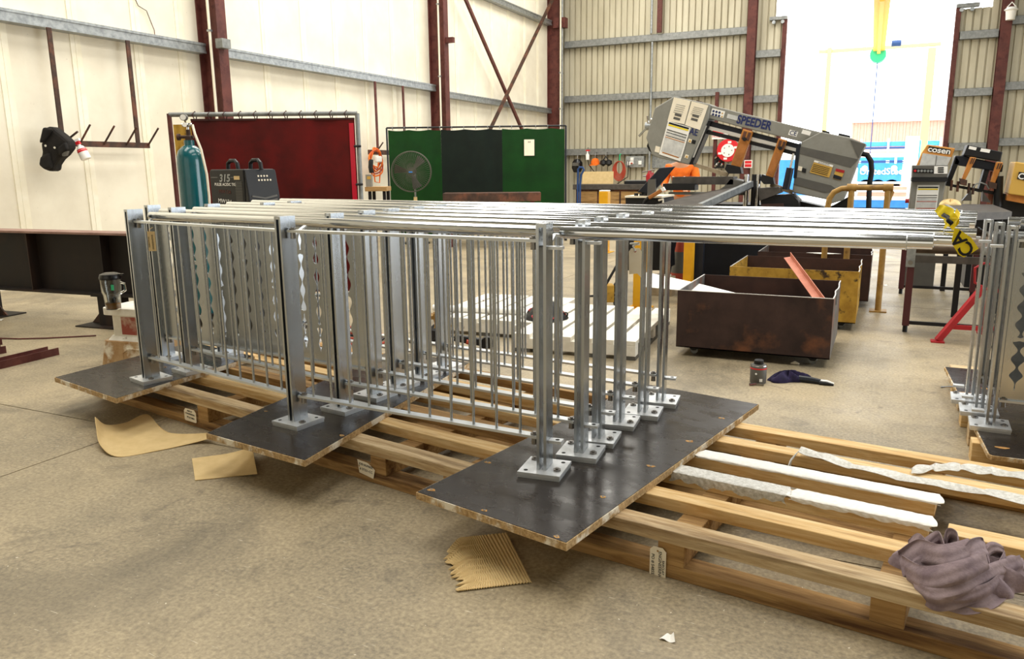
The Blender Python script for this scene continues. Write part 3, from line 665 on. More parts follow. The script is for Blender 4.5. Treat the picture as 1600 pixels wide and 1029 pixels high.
# crumpled rag at the end of the skid
o = thing('rag', 'crumpled grey purple rag at the near end of the skid', 'rag', tuple(G(1500, 905, .19)))
T = V(o.location)
def lump(u, v):
    th = u*2*math.pi; ph = v*math.pi/2; r = (.17+.025*math.sin(3*th)+.012*math.sin(7*th+5*v))*math.cos(ph)
    z = .075*math.sin(ph)*(1+.25*math.sin(9*th+4*v))
    return V((r*math.cos(th)*1.05, r*math.sin(th)*.62, z))
MB().grid(lump, 48, 10).build('rag_heap', 'rag', o, True)
rnd = random.Random(5)
FOLD = [([(1408, 886, .20), (1440, 868, .25), (1478, 878, .275), (1520, 868, .285)], .10), ([(1415, 893, .20), (1450, 912, .22), (1500, 905, .26), (1545, 888, .27)], .10), ([(1428, 912, .19), (1460, 932, .2), (1510, 922, .23), (1560, 900, .24), (1598, 888, .23)], .085),
        ([(1465, 930, .19), (1505, 940, .2), (1548, 928, .215), (1578, 900, .22)], .075), ([(1423, 862, .2), (1440, 852, .24), (1455, 866, .26)], .075), ([(1450, 858, .22), (1470, 846, .26), (1480, 868, .27)], .07),
        ([(1478, 868, .24), (1484, 843, .29), (1500, 850, .3), (1500, 880, .27)], .075), ([(1505, 885, .26), (1518, 862, .3), (1540, 858, .29), (1545, 878, .27)], .07), ([(1530, 882, .25), (1552, 862, .28), (1572, 872, .26), (1562, 895, .24)], .06), ([(1555, 905, .22), (1580, 885, .24), (1602, 888, .21)], .06)]
for i, (pp_, wd) in enumerate(FOLD):
    ph = rnd.uniform(0, 6)
    P = [G(a, b, z)-T for a, b, z in pp_]; k = len(P)-1
    def fn(u, v, P=P, k=k, wd=wd, ph=ph):
        i_ = min(int(u*k), k-1); q = u*k-i_; p0, p1, p2, p3 = P[max(i_-1, 0)], P[i_], P[i_+1], P[min(i_+2, k)]
        p = .5*((2*p1)+(p2-p0)*q+(2*p0-5*p1+4*p2-p3)*q*q+(3*p1-p0-3*p2+p3)*q**3)
        s_ = (v-.5)*wd
        return p+V((.25, -.55, -.8)).normalized()*s_+V((0, -1, .3))*(.014*math.sin(v*6+ph+2*u)+.004*math.sin(v*17+ph*2+u*5))
    MB().grid(fn, 36, 20, .002).build('rag_fold', 'rag', o, True)
# tin, rag and pliers on the open floor
p = G(1184, 597); o = thing('glue_tin', 'dark grey lidded tin standing on the open floor', 'tin', p, AZ)
MB().lathe([(0, 0), (.052, 0), (.054, .006), (.054, .118), (.048, .128), (.03, .131), (0, .131)]).build('can', 'saw_dark', o, True)
MB().lathe([(0, .131), (.03, .131), (.032, .136), (.032, .156), (.028, .16), (0, .16)]).build('lid', 'black', o, True)
MB().lathe([(.0542, .1), (.0548, .1), (.0548, .109), (.0542, .109)], n=24).build('red_band', 'red_reel', o, True)
MB().lathe([(.0542, .121), (.055, .122), (.0542, .125)], n=24).build('rim', 'chrome', o, True)
MB().box(-.008, .012, -.0562, -.054, .018, .038).build('hazard_label', 'white_clean', o); MB().prism([(-.03, .064), (-.022, .072), (-.03, .08), (-.038, .072)], -.049, -.045).build('hazard_label', 'white_clean', o)
p = G(1232, 594); o = thing('purple_rag', 'dark purple rag lying beside the grey tin', 'rag', p, AZ)
def lump2(u, v):
    th = u*2*math.pi; ph = v*math.pi/2; r = (.13+.03*math.sin(2*th+.5)+.018*math.sin(5*th+3*v))*math.cos(ph); return (r*math.cos(th)*1.0, r*math.sin(th)*.55, .055*math.sin(ph)*(1+.35*math.sin(6*th+5*v))+.001)
MB().grid(lump2, 44, 12).build('cloth', 'rag_purple', o, True)
MB().tube([(.06, -.03, .02), (.13, -.07, .02), (.18, -.1, .014)], [.024, .022, .02], 8).build('glove_cuff', 'navy', o, True)
MB().tube([(.17, -.09, .014), (.22, -.11, .016), (.26, -.13, .008)], [.018, .014, .008], 8).build('glove_finger', 'white_clean', o, True)
MB().tube([(.17, -.11, .01), (.21, -.135, .012), (.25, -.15, .006)], [.016, .012, .007], 8).build('glove_finger', 'black', o, True)
p = G(1182, 602); o = thing('pliers', 'small pliers with dark handles in front of the grey tin', 'pliers', p, AZ)
MB().tube([(-.05, -.01, .008), (-.02, 0, .01), (.0, .004, .01)], .006, 6).build('handle', 'rust_red', o, True); MB().tube([(-.045, .012, .008), (-.02, .012, .01), (.0, .004, .01)], .006, 6).build('handle', 'black', o, True); MB().beam((0, .004, .01), (.045, -.012, .008), .014, .01).build('jaw', 'bolt', o)
p = G(1242, 569); tag(MB().tube([p+V((-.03, 0, .006)), p+V((.0, .004, .012)), p+V((.03, -.004, .008))], [.004, .014, .006], 8).build('paper_scrap', 'tag_card', None, True), 'crumpled pale scrap in front of the dark scrap bin', 'paper')

# ------------------------------------------------------------------ left side: steel beam on stands, pedestal, offcuts
bp0 = EYE+ray(-90, 405)*8.25; bp1 = EYE+ray(258, 414)*7.22
ang = math.atan2(bp1.y-bp0.y, bp1.x-bp0.x); L_ = math.hypot(bp1.x-bp0.x, bp1.y-bp0.y)
o = thing('steel_beam', 'long dark rusty steel beam lying along the cream wall', 'beam', (bp0.x, bp0.y, .3), ang)
MB().box(0, L_, -.006, .006, .02, .58).build('web', 'beam_steel', o); MB().box(0, L_, -.115, .115, .58, .6).build('top_flange', 'flange_top', o); MB().box(0, L_, -.115, .115, 0, .02).build('bottom_flange', 'beam_steel', o)
for x in (1.4, 2.35): MB().box(x, x+.012, -.11, -.006, .02, .58).build('stiffener', 'beam_steel', o)
def beam_stand(lab, x):
    c_ = V((bp0.x, bp0.y, 0))+V((math.cos(ang), math.sin(ang), 0))*x
    s = thing('beam_stand', lab, 'stand', c_, ang)
    MB().box(-.3, .3, -.2, .2, 0, .012).build('base_plate', 'beam_steel', s); MB().box(-.09, .09, -.1, .1, .012, .29).build('upright', 'beam_steel', s); MB().box(-.15, .15, -.12, .12, .29, .3).build('head_plate', 'beam_steel', s)
    for sx in (-1, 1): MB().prism([(sx*.09, .012), (sx*.29, .012), (sx*.09, .2)], -.008, .008).build('gusset', 'rust_brown', s)
u_ = V((math.cos(ang), math.sin(ang), 0)); d0 = G(25, 484)-V((bp0.x, bp0.y, 0)); beam_stand('gusseted stand under the left end of the rusty beam', d0.dot(u_))
d1_ = G(158, 508)-V((bp0.x, bp0.y, 0)); beam_stand('gusseted stand under the rusty beam behind the pedestal', d1_.dot(u_)+.12)
def offcut(lab, a, b, w_=.07, h_=.05):
    A, B = G(*a), G(*b); d = B-A; an = math.atan2(d.y, d.x); o = thing('steel_channel', lab, 'steel offcut', A, an, 'red brown offcuts on the floor'); L2 = d.length
    MB().box(0, L2, -w_/2, w_/2, 0, .006).build('web', 'rust_red', o); MB().box(0, L2, -w_/2, -w_/2+.007, .006, h_).build('flange', 'rust_red', o); MB().box(0, L2, w_/2-.007, w_/2, .006, h_).build('flange', 'rust_red', o)
offcut('long red brown channel offcut on the floor left of the pedestal', (-60, 588), (84, 553), .13, .06); offcut('short red brown channel end at the left picture edge', (-60, 562), (6, 550), .1, .06); offcut('dark rounded offcut end at the left picture edge', (-60, 545), (3, 537), .08, .05)
tag(MB().tube([G(x, y, .008) for x, y in ((-40, 527), (30, 529), (70, 528), (110, 526), (150, 524))], .007, 6).build('floor_cable', 'rust_red', None, True), 'thin dark cable on the floor behind the channel offcuts', 'cable')
mat('pedestal_red', '97473b', 'dccfbb', rough=.6, scale=5, lo=.45, hi=.62)
# white pedestal with a drinking jug
p = G(176, 572); p = p+V((.14, .18, 0)); o = thing('pedestal', 'white painted cast pedestal with rusty foot beside the left board', 'pedestal', p, R(8))
def rbox(w0, d0_, w1, d1__, z0, z1, rad=.05, n=5):
    def ring(w_, d_, z):
        out = []
        for (cx, cy, a0) in ((w_/2-rad, d_/2-rad, 0), (-w_/2+rad, d_/2-rad, 90), (-w_/2+rad, -d_/2+rad, 180), (w_/2-rad, -d_/2+rad, 270)):
            for k in range(n+1): t = R(a0+90*k/n); out.append((cx+rad*math.cos(t), cy+rad*math.sin(t), z))
        return out
    a, b = ring(w0, d0_, z0), ring(w1, d1__, z1); m = len(a)
    return MB().add(a+b, [tuple(range(m-1, -1, -1)), tuple(range(m, 2*m))]+[(i, (i+1) % m, (i+1) % m+m, i+m) for i in range(m)])
rbox(.5, .4, .44, .36, 0, .205).build('foot', 'cast_rust', o, bevel=.006); rbox(.4, .32, .36, .28, .205, .235, .05).build('shoulder', 'white_paint', o)
rbox(.33, .26, .33, .26, .235, .4, .04).build('column', 'white_paint', o); MB().box(-.06, .15, -.134, -.13, .25, .385).build('red_patch', 'pedestal_red', o); rbox(.42, .34, .42, .34, .4, .455, .05).build('top_slab', 'white_paint', o, bevel=.004)
MB().tube([(-.02, -.196, .02), (-.02, -.186, .12), (.02, -.184, .15), (.2, -.184, .155)], .008, 6).build('cast_rib', 'cast_rust', o, True)
q = G(167, 484, .456); j = thing('drink_jug', 'clear lidded drinking jug with amber drink on the pedestal', 'jug', (q.x+.01, q.y+.05, .4555), AZ)
MB().lathe([(0, .0), (.05, .0), (.052, .005), (.056, .07), (.06, .11), (.068, .13), (.072, .225), (.069, .225), (.065, .13), (.057, .11), (.053, .07), (.049, .006), (0, .006)]).build('jar', 'glass', j, True)
MB().lathe([(0, .008), (.0485, .008), (.052, .05), (0, .05)]).build('drink', 'tea', j, True); MB().lathe([(0, .05), (.02, .052), (.026, .07), (.02, .09), (0, .1)]).build('infuser', 'black', j, True)
MB().lathe([(0, .225), (.076, .225), (.078, .24), (.07, .262), (.045, .272), (.02, .27), (0, .27)]).build('lid', 'black_gloss', j, True); MB().box(.04, .1, -.012, .012, .25, .264).build('spout_tab', 'black_gloss', j)
MB().tube([(.072, 0, .2), (.1, 0, .19), (.102, 0, .14), (.066, 0, .12)], .009, 8).build('handle', 'glass', j, True); MB().box(.03, .05, -.064, -.06, .15, .19).build('label', 'green_label', j)
# coat rack on the cream wall with jacket and spray bottle
XR = XL+.2
a, b = WX(100, 222, XR), WX(233, 229, XR); zc = (a.z+b.z)/2
o = thing('coat_rack', 'rusty peg rail hung on two straps from the wall girt', 'coat rack', (XR, a.y, zc))
MB().box(-.02, .02, 0, b.y-a.y, -.038, .038).build('rail', 'rust_brown', o)
for (t_, b_) in (((77, 44), (98, 222)), ((199, 64), (216, 226))):
    s = WX(*b_, XR); MB().box(-.012, .012, s.y-a.y-.03, s.y-a.y+.03, -.03, 3.27-zc).build('hanger_strap', 'rust_brown', o)
for (p0, p1) in (((123, 224), (131, 200)), ((161, 226), (169, 202)), ((196, 226), (204, 205)), ((230, 228), (237, 206))):
    s = WX(*p0, XR); MB().cyl((.02, s.y-a.y, 0), (.24, s.y-a.y+.02, .24), .013, n=8).build('peg', 'rust_brown', o, True)
s = WX(108, 224, XR); MB().cyl((.02, s.y-a.y-.1, 0), (.3, s.y-a.y-.08, .14), .014, n=8).build('peg', 'rust_brown', o, True)
q = PL(90, 235, (WX(90, 235, XL+.36)-EYE).dot(FF)); o = thing('jacket', 'black work jacket hanging on the coat rack', 'jacket', (q.o.x, q.o.y, q.o.z), AZ)
def off2(pts): return [(u, z-q.o.z) for u, z in q.poly(pts)]
MB().prism(off2([(75, 198), (86, 198), (93, 205), (101, 211), (111, 220), (112, 232), (104, 242), (96, 249), (90, 258), (89, 267), (80, 268), (67, 261), (66, 248), (70, 240), (68, 225), (74, 212)]), -.07, .13).build('body', 'cloth_black', o, bevel=.05)
MB().prism(off2([(75, 199), (90, 202), (76, 222), (69, 224)]), -.13, -.06).build('collar', 'cloth_black', o, bevel=.03); MB().prism(off2([(96, 232), (109, 222), (112, 233), (103, 241), (100, 244)]), -.12, -.04).build('sleeve', 'cloth_black', o, bevel=.03)
MB().prism(off2([(103, 239), (112, 236), (110, 243), (104, 244)]), -.1, -.05).build('cuff_lining', 'saw_dark', o); MB().prism(off2([(70, 245), (84, 238), (88, 262), (78, 266), (68, 258)]), -.12, -.05).build('sleeve', 'cloth_black', o, bevel=.03)
for (a_, b_) in ((81, 228), (95, 231)): u, z = q.uv(a_, b_); MB().cyl((u, -.14, z-q.o.z), (u, -.1, z-q.o.z), .015, n=8).build('snap_button', 'chrome', o)
q = PL(127, 233, (WX(127, 233, XL+.5)-EYE).dot(FF)); o = thing('spray_bottle', 'white spray bottle with red trigger hanging on the peg rail', 'bottle', (q.o.x, q.o.y, q.o.z), AZ)
T_ = Matrix.Rotation(R(-24), 4, 'Y') @ Matrix.Rotation(R(180), 4, 'Y')
o.rotation_euler = (0, R(-22), AZ); o.scale = (.8, .8, .8)
MB().lathe([(0, -.17), (.075, -.17), (.08, -.15), (.075, -.02), (.05, .04), (.025, .06), (.025, .09), (0, .09)]).build('bottle_body', 'white_clean', o, True); MB().lathe([(.0765, -.05), (.079, -.05), (.072, .0), (.07, .0)]).build('red_label', 'red_reel', o, True)
MB().box(-.03, .03, -.03, .03, .08, .13).build('collar', 'red_reel', o); MB().box(-.12, .05, -.025, .025, .13, .17).build('spray_head', 'white_clean', o); MB().tube([(-.06, 0, .13), (-.09, 0, .08), (-.08, 0, .05)], .014, 6).build('trigger', 'red_reel', o, True)

# ------------------------------------------------------------------ gas bottle, welder, screens, fan
q = PL(299, 260, 7.25); o = thing('gas_cylinder', 'teal gas cylinder with brass regulator behind the handrails', 'gas cylinder', q.base, AZ); o.scale = (1.08, 1.08, 1.018)
MB().lathe([(0, .12), (.112, .12), (.116, .14), (.116, 1.5), (.112, 1.56), (.095, 1.615), (.06, 1.65), (.042, 1.66), (.042, 1.705), (0, 1.705)], n=32).build('bottle', 'teal', o, True)
MB().lathe([(0, 1.705), (.03, 1.705), (.03, 1.74), (.018, 1.75), (.018, 1.8), (0, 1.8)], n=14).build('valve', 'rust_brown', o, True); MB().cyl((-.09, 0, 1.735), (.04, 0, 1.735), .014, n=10).cyl((-.095, 0, 1.735), (-.075, 0, 1.735), .03, n=10).build('valve_wheel', 'rust_brown', o, True)
MB().cyl((0, 0, 1.8), (0, 0, 1.83), .012, n=10).cyl((-.035, -.02, 1.84), (.05, -.02, 1.84), .018, n=14).cyl((.0, -.03, 1.84), (.0, -.06, 1.84), .02, n=14).build('regulator', 'chrome', o, True)
MB().cyl((-.01, -.02, 1.905), (-.01, -.055, 1.905), .03, n=18).build('gauge', 'saw_dark', o, True); MB().cyl((-.01, -.056, 1.905), (-.01, -.058, 1.905), .025, n=18).build('gauge_dial', 'white_clean', o, True); MB().cyl((-.005, -.02, 1.85), (-.01, -.03, 1.89), .008, n=8).build('gauge_stem', 'brass', o)
MB().tube([(.05, -.02, 1.84), (.075, -.05, 1.76), (.12, -.06, 1.62), (.15, -.06, 1.4), (.15, -.05, 1.2), (.14, -.05, 1.0), (.14, -.04, .7)], .011, 8).build('gas_hose', 'tag_card', o, True)
MB().box(-.18, .18, -.12, .2, .06, .12).build('trolley_base', 'black', o); MB().tube([(-.13, .1, .12), (-.13, .1, 1.2)], .012, 8).build('trolley_post', 'black', o, True)
for sx in (-.16, .16): MB().cyl((sx, .22, .06), (sx, .26, .06), .06, n=16).build('trolley_wheel', 'rubber', o, True)
q = PL(382, 290, 6.35, AZ-R(38)); z0 = q.uv(382, 330)[1]; z1 = q.uv(382, 264)[1]
o = thing('welding_machine', 'black portable welding machine marked 315 beside the teal cylinder', 'welder', (q.o.x, q.o.y, z0), AZ-R(38))
hh = z1-z0
MB().prism([(-.5, 0), (0, 0), (.0, hh), (-.49, hh), (-.505, hh-.03)], 0, .3).build('case', 'black', o, bevel=.012)
MB().prism([(0, 0), (.05, .02), (.05, hh*.35), (0.012, hh)], .0, .3).build('front_bezel', 'black', o, bevel=.008)
MB().add([(.0135, .02, hh-.02), (.0135, .28, hh-.02), (.043, .28, hh*.46), (.043, .02, hh*.46)], [(0, 3, 2, 1)]).build('control_panel', 'saw_dark', o)
for r_, n_ in ((.2, 4), (.38, 5)):
    for k in range(n_): zz = hh-.02-(hh*.54)*r_; xx = .0135+(.0295)*r_; MB().cyl((xx, .12+.028*k, zz), (xx+.006, .12+.028*k, zz), .008, n=8).build('indicator', 'tag_card', o)
for k in range(3):
    zz = hh*.36-.03*k; MB().beam((.05, .03, zz), (.058, .15, zz-.02), .012, .014).beam((.058, .15, zz-.02), (.05, .27, zz), .012, .014).build('vent_rib', 'saw_dark', o)
for xx in (-.38, -.05): MB().tube([(xx-.07, .15, hh-.005), (xx-.065, .15, hh+.05), (xx-.03, .15, hh+.072), (xx+.04, .15, hh+.072), (xx+.07, .15, hh+.05), (xx+.08, .15, hh-.005)], .017, 8).build('carry_handle', 'black', o, True)
text('315', .085, 'galv', o, upright(-.28, hh-.075, -.0015), shear=.2, bold=.002, sx=1.25); text('PULSE AC/DC TIG', .033, 'white_clean', o, upright(-.275, hh-.125, -.0015), bold=.0005, sx=1.2); text('MW124', .05, 'white_clean', o, upright(-.3, hh-.265, -.0015, -.06), sx=1.2); text('MW124', .045, 'rust_red', o, upright(-.29, hh-.185, -.0015, -.04), sx=1.2)
MB().box(-.48, -.38, -.002, 0, hh-.068, hh-.064).box(-.19, -.14, -.002, 0, hh-.068, hh-.064).build('stripe', 'galv_dull', o); MB().box(-.14, -.06, -.002, 0, hh-.085, hh-.055).build('rating_plate', 'tag_buff', o)
for k in range(14): MB().box(-.125, -.03, -.004, 0, hh-.27+.0125*k, hh-.264+.0125*k).build('vent_slat', 'saw_dark', o)
st = MB().box(-.52, .08, -.02, .32, -z0, -.005).build('stand_box', 'black', o)
# red welding screen
q = PL(415, 245, 8.3, AZ+R(2)); zb, zt = .12, q.uv(415, 178)[1]; uL, uR = q.uv(270, 240)[0], q.uv(561, 240)[0]; uM = q.uv(303, 240)[0]
o = thing('welding_screen', 'red welding screen laced to a grey pipe frame', 'screen', q.base, AZ+R(2))
MB().cyl((uL, 0, zt), (uR, 0, zt), .024, n=10).build('top_pipe', 'galv_dull', o, True); MB().cyl((uR, 0, 0), (uR, 0, zt), .024, n=10).build('side_pipe', 'galv_dull', o, True); MB().cyl((uL, 0, 0), (uL, 0, zt+.01), .024, n=10).build('side_pipe', 'rust_red', o, True)
MB().cyl((uL, 0, .1), (uR, 0, .1), .02, n=10).build('bottom_pipe', 'galv_dull', o, True)
for u in (uL, uR): MB().box(u-.03, u+.03, -.35, .35, 0, .04).build('foot', 'galv_dull', o)
MB().grid(lambda u, v: (uM+(uR-.03-uM)*u, -.005+.008*math.sin(u*25)+.006*math.sin(u*9), .14+(zt-.05-.14)*v), 60, 6, .002).build('red_curtain', 'red_curtain', o, True)
MB().box(uR-.09, uR-.04, -.018, -.012, .2, zt-.1).build('curtain_edge', 'red_bright', o); MB().box(uM, uR-.03, -.012, .008, zt-.065, zt-.045).build('curtain_hem', 'hem', o)
MB().grid(lambda u, v: (uL+.03+(uM-uL-.03)*u, .004+.006*math.sin(u*14), .3+(zt-.1-.3)*v), 12, 6, .002).build('yellow_curtain', 'bin_yellow', o, True)
for k in range(11): u = uM+(uR-uM)*(k+.3)/11; MB().tube([(u, -.02, zt-.06), (u-.02, -.032, zt), (u, 0, zt+.03), (u+.01, .03, zt), (u, .012, zt-.06)], .006, 6).build('lacing', 'hem', o, True)
for z in (1.3, .9, 1.7): MB().cyl((uR-.045, -.03, z), (uR+.03, -.03, z), .012, n=8).build('clip', 'black', o)
# green welding screen
q = PL(745, 260, 16.0, AZ-R(3)); zt = q.uv(745, 198)[1]; uL, uR = q.uv(606, 250)[0], q.uv(884, 250)[0]
o = thing('welding_screen', 'green and black welding screen behind the pedestal fan', 'screen', q.base, AZ-R(3))
MB().cyl((uL, 0, zt), (uR, 0, zt), .018, n=10).build('top_pipe', 'black', o, True)
for u in (uL, uR): MB().cyl((u, 0, 0), (u, 0, zt), .018, n=10).build('side_pipe', 'navy', o, True); MB().box(u-.025, u+.025, -.35, .35, 0, .035).build('foot', 'black', o)
for a, b, m in ((608, 690, 'green_curtain'), (690, 785, 'green_dark'), (785, 882, 'green_curtain')):
    ua, ub = q.uv(a, 250)[0], q.uv(b, 250)[0]
    MB().grid(lambda u, v: (ua+(ub-ua)*u, .006*math.sin(u*9)+.005*math.sin(u*23+v)*v, .1+(zt-.045-.1-.02*abs(math.sin(u*8)))*v), 60, 12, .002).build('curtain_strip', m, o, True)
for k in range(15): u = uL+(uR-uL)*(k+.5)/15; MB().tube([(u, -.02, zt-.05), (u, -.026, zt), (u, 0, zt+.022), (u, .022, zt), (u, .02, zt-.05)], .005, 6).build('curtain_ring', 'galv', o, True)
a, b = q.uv(819, 218), q.uv(835, 243); MB().box(a[0], b[0], -.035, -.03, b[1], a[1]).build('notice', 'tag_card', o); text('A4', .05, 'ink', o, upright((a[0]+b[0])/2, a[1]-.05, -.037), name='notice_print')
# pedestal fan
q = PL(643, 268, 15.2); c = q.uv(643, 268); r_ = .39; cz = c[1]
o = thing('pedestal_fan', 'round grey pedestal fan in front of the green screen', 'fan', q.base, AZ)
for y, rr in ((-.1, r_*.98), (-.06, r_), (0, r_), (.05, r_*.97)): MB().tube([(rr*math.cos(t), y, cz+rr*math.sin(t)) for t in [k*math.pi/20 for k in range(40)]], .006, 6, True).build('cage_ring', 'fan_grey', o, True)
for k in range(56):
    t = 2*math.pi*k/56; MB().tube([(.03*math.cos(t), -.13, cz+.03*math.sin(t)), (r_*.75*math.cos(t+.1), -.125, cz+r_*.75*math.sin(t+.1)), (r_*math.cos(t+.14), -.06, cz+r_*math.sin(t+.14))], .0032, 4).build('cage_wire', 'fan_grey', o)
for k in range(56):
    t = 2*math.pi*k/56; MB().tube([(.06*math.cos(t), .1, cz+.06*math.sin(t)), (r_*math.cos(t), .04, cz+r_*math.sin(t))], .0022, 4).build('cage_wire', 'fan_grey', o)
for a0 in (50, 170, 290): MB().grid(lambda u, v: (lambda t, rr: (rr*math.cos(t), -.03+.06*(v-.5), cz+rr*math.sin(t)))(R(a0)+(v-.5)*.55, .04+(r_*.86-.04)*u), 8, 6, .003).build('blade', 'mesh_dark', o, True)
MB().cyl((0, -.145, cz), (0, -.13, cz), .04, n=16).build('badge_disc', 'fan_grey', o, True); MB().box(-.035, .035, -.15, -.146, cz-.018, cz+.002).build('badge', 'blue_steel', o)
MB().cyl((0, .04, cz), (0, .22, cz), .075, n=16).build('motor', 'mesh_dark', o, True); MB().cyl((.05, .08, .03), (.05, .08, cz-.02), .018, n=10).build('pole', 'galv_dull', o, True); MB().cyl((.05, .08, .8), (.05, .08, .92), .035, n=10).build('pole_collar', 'tag_buff', o, True); MB().lathe([(0, 0), (.26, 0), (.26, .03), (.05, .06), (0, .06)], (.05, .08, 0)).build('foot', 'mesh_dark', o, True)
# rusty steel bar on trestle in front of the green screen
q = PL(770, 308, 14.6); a, b = q.uv(692, 302), q.uv(845, 314); o = thing('steel_bar_table', 'rusty brown steel bar table in front of the green screen', 'table', q.base, AZ)
MB().box(a[0], b[0], -.05, .55, b[1], a[1]).build('top', 'rust_brown', o, bevel=.004)
for u in (a[0]+.15, b[0]-.15):
    for y in (0, .45): MB().box(u-.035, u+.035, y, y+.07, 0, b[1]).build('leg', 'rust_red', o)
# small stand with grey box, hanging orange lead
q = PL(588, 300, 10.6); a, b = q.uv(572, 293), q.uv(606, 297); o = thing('side_bench', 'small black bench between the red and green screens', 'bench', q.base, AZ)
MB().box(a[0], b[0], -.1, .3, b[1]-.01, a[1]+.01).build('top', 'timber_dark', o)
for u in (a[0]+.04, b[0]-.06):
    for y in (-.08, .24): MB().box(u, u+.04, y, y+.04, 0, b[1]-.01).build('leg', 'black', o)
c_, d_ = q.uv(571, 274), q.uv(580, 293); e = thing('switch_box', 'grey box with yellow label on the small black bench', 'box', (q.base.x, q.base.y, a[1]+.011), AZ)
MB().box(c_[0], d_[0]+.01, .0, .1, 0, c_[1]-d_[1]).build('case', 'saw_grey', e); MB().box(c_[0]+.02, d_[0], -.003, 0, .1, .14).build('label_strip', 'warn_yellow', e)
s = WX(590, 240, XL+.25); o = thing('coat_rack', 'rusty peg rail beyond the red screen holding the orange lead', 'coat rack', (XL+.2, s.y, WX(600, 238, XL+.25).z))
MB().box(-.02, .02, -.25, 1.3, -.05, .05).build('rail', 'rust_brown', o)
for px_ in (588, 631):
    y_ = WX(px_, 180, XL+.2).y-s.y; MB().box(-.012, .012, y_-.03, y_+.03, -.04, 3.26-o.location.z).build('hanger_strap', 'rust_red', o)
for y_ in (.0, .8): MB().cyl((.02, y_, 0), (.2, y_, .2), .014, n=8).build('peg', 'rust_brown', o, True)
c = WX(587, 246, XL+.3); o = thing('extension_lead', 'coiled orange extension lead hanging on the far peg rail', 'lead', tuple(c))
for k in range(5): MB().tube([(.03*math.sin(3*t+k), (.16+.02*k)*math.cos(t), -.03*k+(.2+.015*k)*math.sin(t)) for t in [j*math.pi/12 for j in range(24)]], .016, 6, True).build('cable_loop', 'hose_red' if k % 2 else 'orange_shirt', o, True)
MB().box(.03, .09, -.09, .11, -.1, .03).build('plug', 'white_clean', o, bevel=.02); MB().tube([(0, -.1, -.2), (0, -.06, -.5), (.0, .1, -.52), (0, .16, -.2)], .013, 6).build('cable_tail', 'orange_shirt', o, True)
MB().tube([(.02, -.2, -.05), (.03, -.24, -.2), (.02, -.2, -.3)], .05, 8).build('grip', 'black', o, True)
# ------------------------------------------------------------------ scrap bins
def scrap_bin(lab, x0, x1, y0, y1, zb, zt, outer, side, wave=0):
    o = thing('scrap_bin', lab, 'scrap bin', (x0, y0, 0)); w_, d_, t = x1-x0, y1-y0, .008
    MB().box(0, w_, 0, t, zb, zt).build('front_wall', outer, o); MB().box(0, w_, d_-t, d_, zb, zt).build('back_wall', 'bin_inside', o)
    for x, wave in ((0, 0), (w_-t, wave)):
        n = 16; m = MB(); pr = None
        for k in range(n+1):
            y = t+(d_-2*t)*k/n; dx = wave*math.sin(k*.75)*math.sin(math.pi*k/n); zz = zt+(.005*math.sin(k*.5) if wave else 0)*math.sin(math.pi*k/n)
            cur = [(x, y, zb), (x+t, y, zb), (x+t+dx, y, zz), (x+dx, y, zz)]
            if pr: m.add(pr+cur, [(0, 1, 5, 4), (1, 2, 6, 5), (2, 3, 7, 6), (3, 0, 4, 7)])
            pr = cur
        m.build('side_wall', side, o)
        m2 = MB(); m2.tube([(x+t/2+wave*math.sin(k*.75)*math.sin(math.pi*k/n), t+(d_-2*t)*k/n, zt+(.005*math.sin(k*.5) if wave else 0)*math.sin(math.pi*k/n)) for k in range(n+1)], .005, 6); m2.build('bright_rim', 'edge_bright', o)
    MB().box(0, w_, -.001, t+.001, zt, zt+.004).build('rim', 'edge_bright' if outer == 'bin_brown' else outer, o)
    MB().box(0, w_, 0, d_, zb, zb+.008).build('floor_plate', 'bin_inside', o)
    for x in (.12, w_-.12):
        for y in (.12, d_-.12):
            MB().prism([(x-.05, zb), (x+.05, zb), (x+.015, .03), (x-.015, .03)], y-.03, y+.03).build('castor_fork', 'black', o); MB().cyl((x, y-.015, .03), (x, y+.015, .03), .03, n=14).build('castor_wheel', 'galv_dull', o, True)
    MB().box(w_, w_+.002, d_*.35, d_*.42, zt-.1, zt-.02).build('lifting_slot', 'ink', o)
    return o
scrap_bin('dark brown steel scrap bin nearest on castors', -1.384, -.263, 5.93, 6.92, .07, .515, 'bin_brown', 'bin_grey', .007)
scrap_bin('yellow rusty scrap bin behind the dark brown bin', -1.25, -.14, 7.42, 8.45, .07, .53, 'bin_yellow', 'bin_yellow', .008)
scrap_bin('rearmost rusty scrap bin under the band saw', -1.18, -.06, 8.72, 9.6, .07, .545, 'bin_inside', 'bin_grey', .007)
A, B = V((-.72, 7.0, .62)), V((-.47, 6.5, .44))
A, B = WY(1230, 402, 7.0), WY(1262, 446, 6.45)
d = (B-A).normalized(); o = thing('angle_iron', 'pink primed angle iron sticking out of the dark brown bin', 'steel offcut', A)
B = B+d*.35; L2 = (B-A).length
MB().beam((0, 0, 0), d*L2, .055, .005, (0, -.5, 1)).build('flange', 'pink_angle', o); MB().beam(V((.026, 0, .022)), V((.026, 0, .022))+d*L2, .005, .05, (0, -.5, 1)).build('flange', 'pink_angle', o)
o = thing('white_strip', 'long white steel strip slanting into the dark brown bin', 'steel offcut', WY(1006, 436, 6.6))
q0 = V(o.location); up_ = [WY(1001, 423, 6.85)-q0, WY(1085, 441, 6.7)-q0, WY(1156, 459, 6.5)-q0]; lo_ = [WY(1001, 447, 6.4)-q0, WY(1085, 455, 6.35)-q0, WY(1158, 461, 6.3)-q0]
def _st(u, v): k = 0 if u < .5 else 1; t = u*2-k; return lo_[k].lerp(lo_[k+1], t).lerp(up_[k].lerp(up_[k+1], t), v)
MB().grid(_st, 20, 4, .004).build('strip', 'white_clean', o)
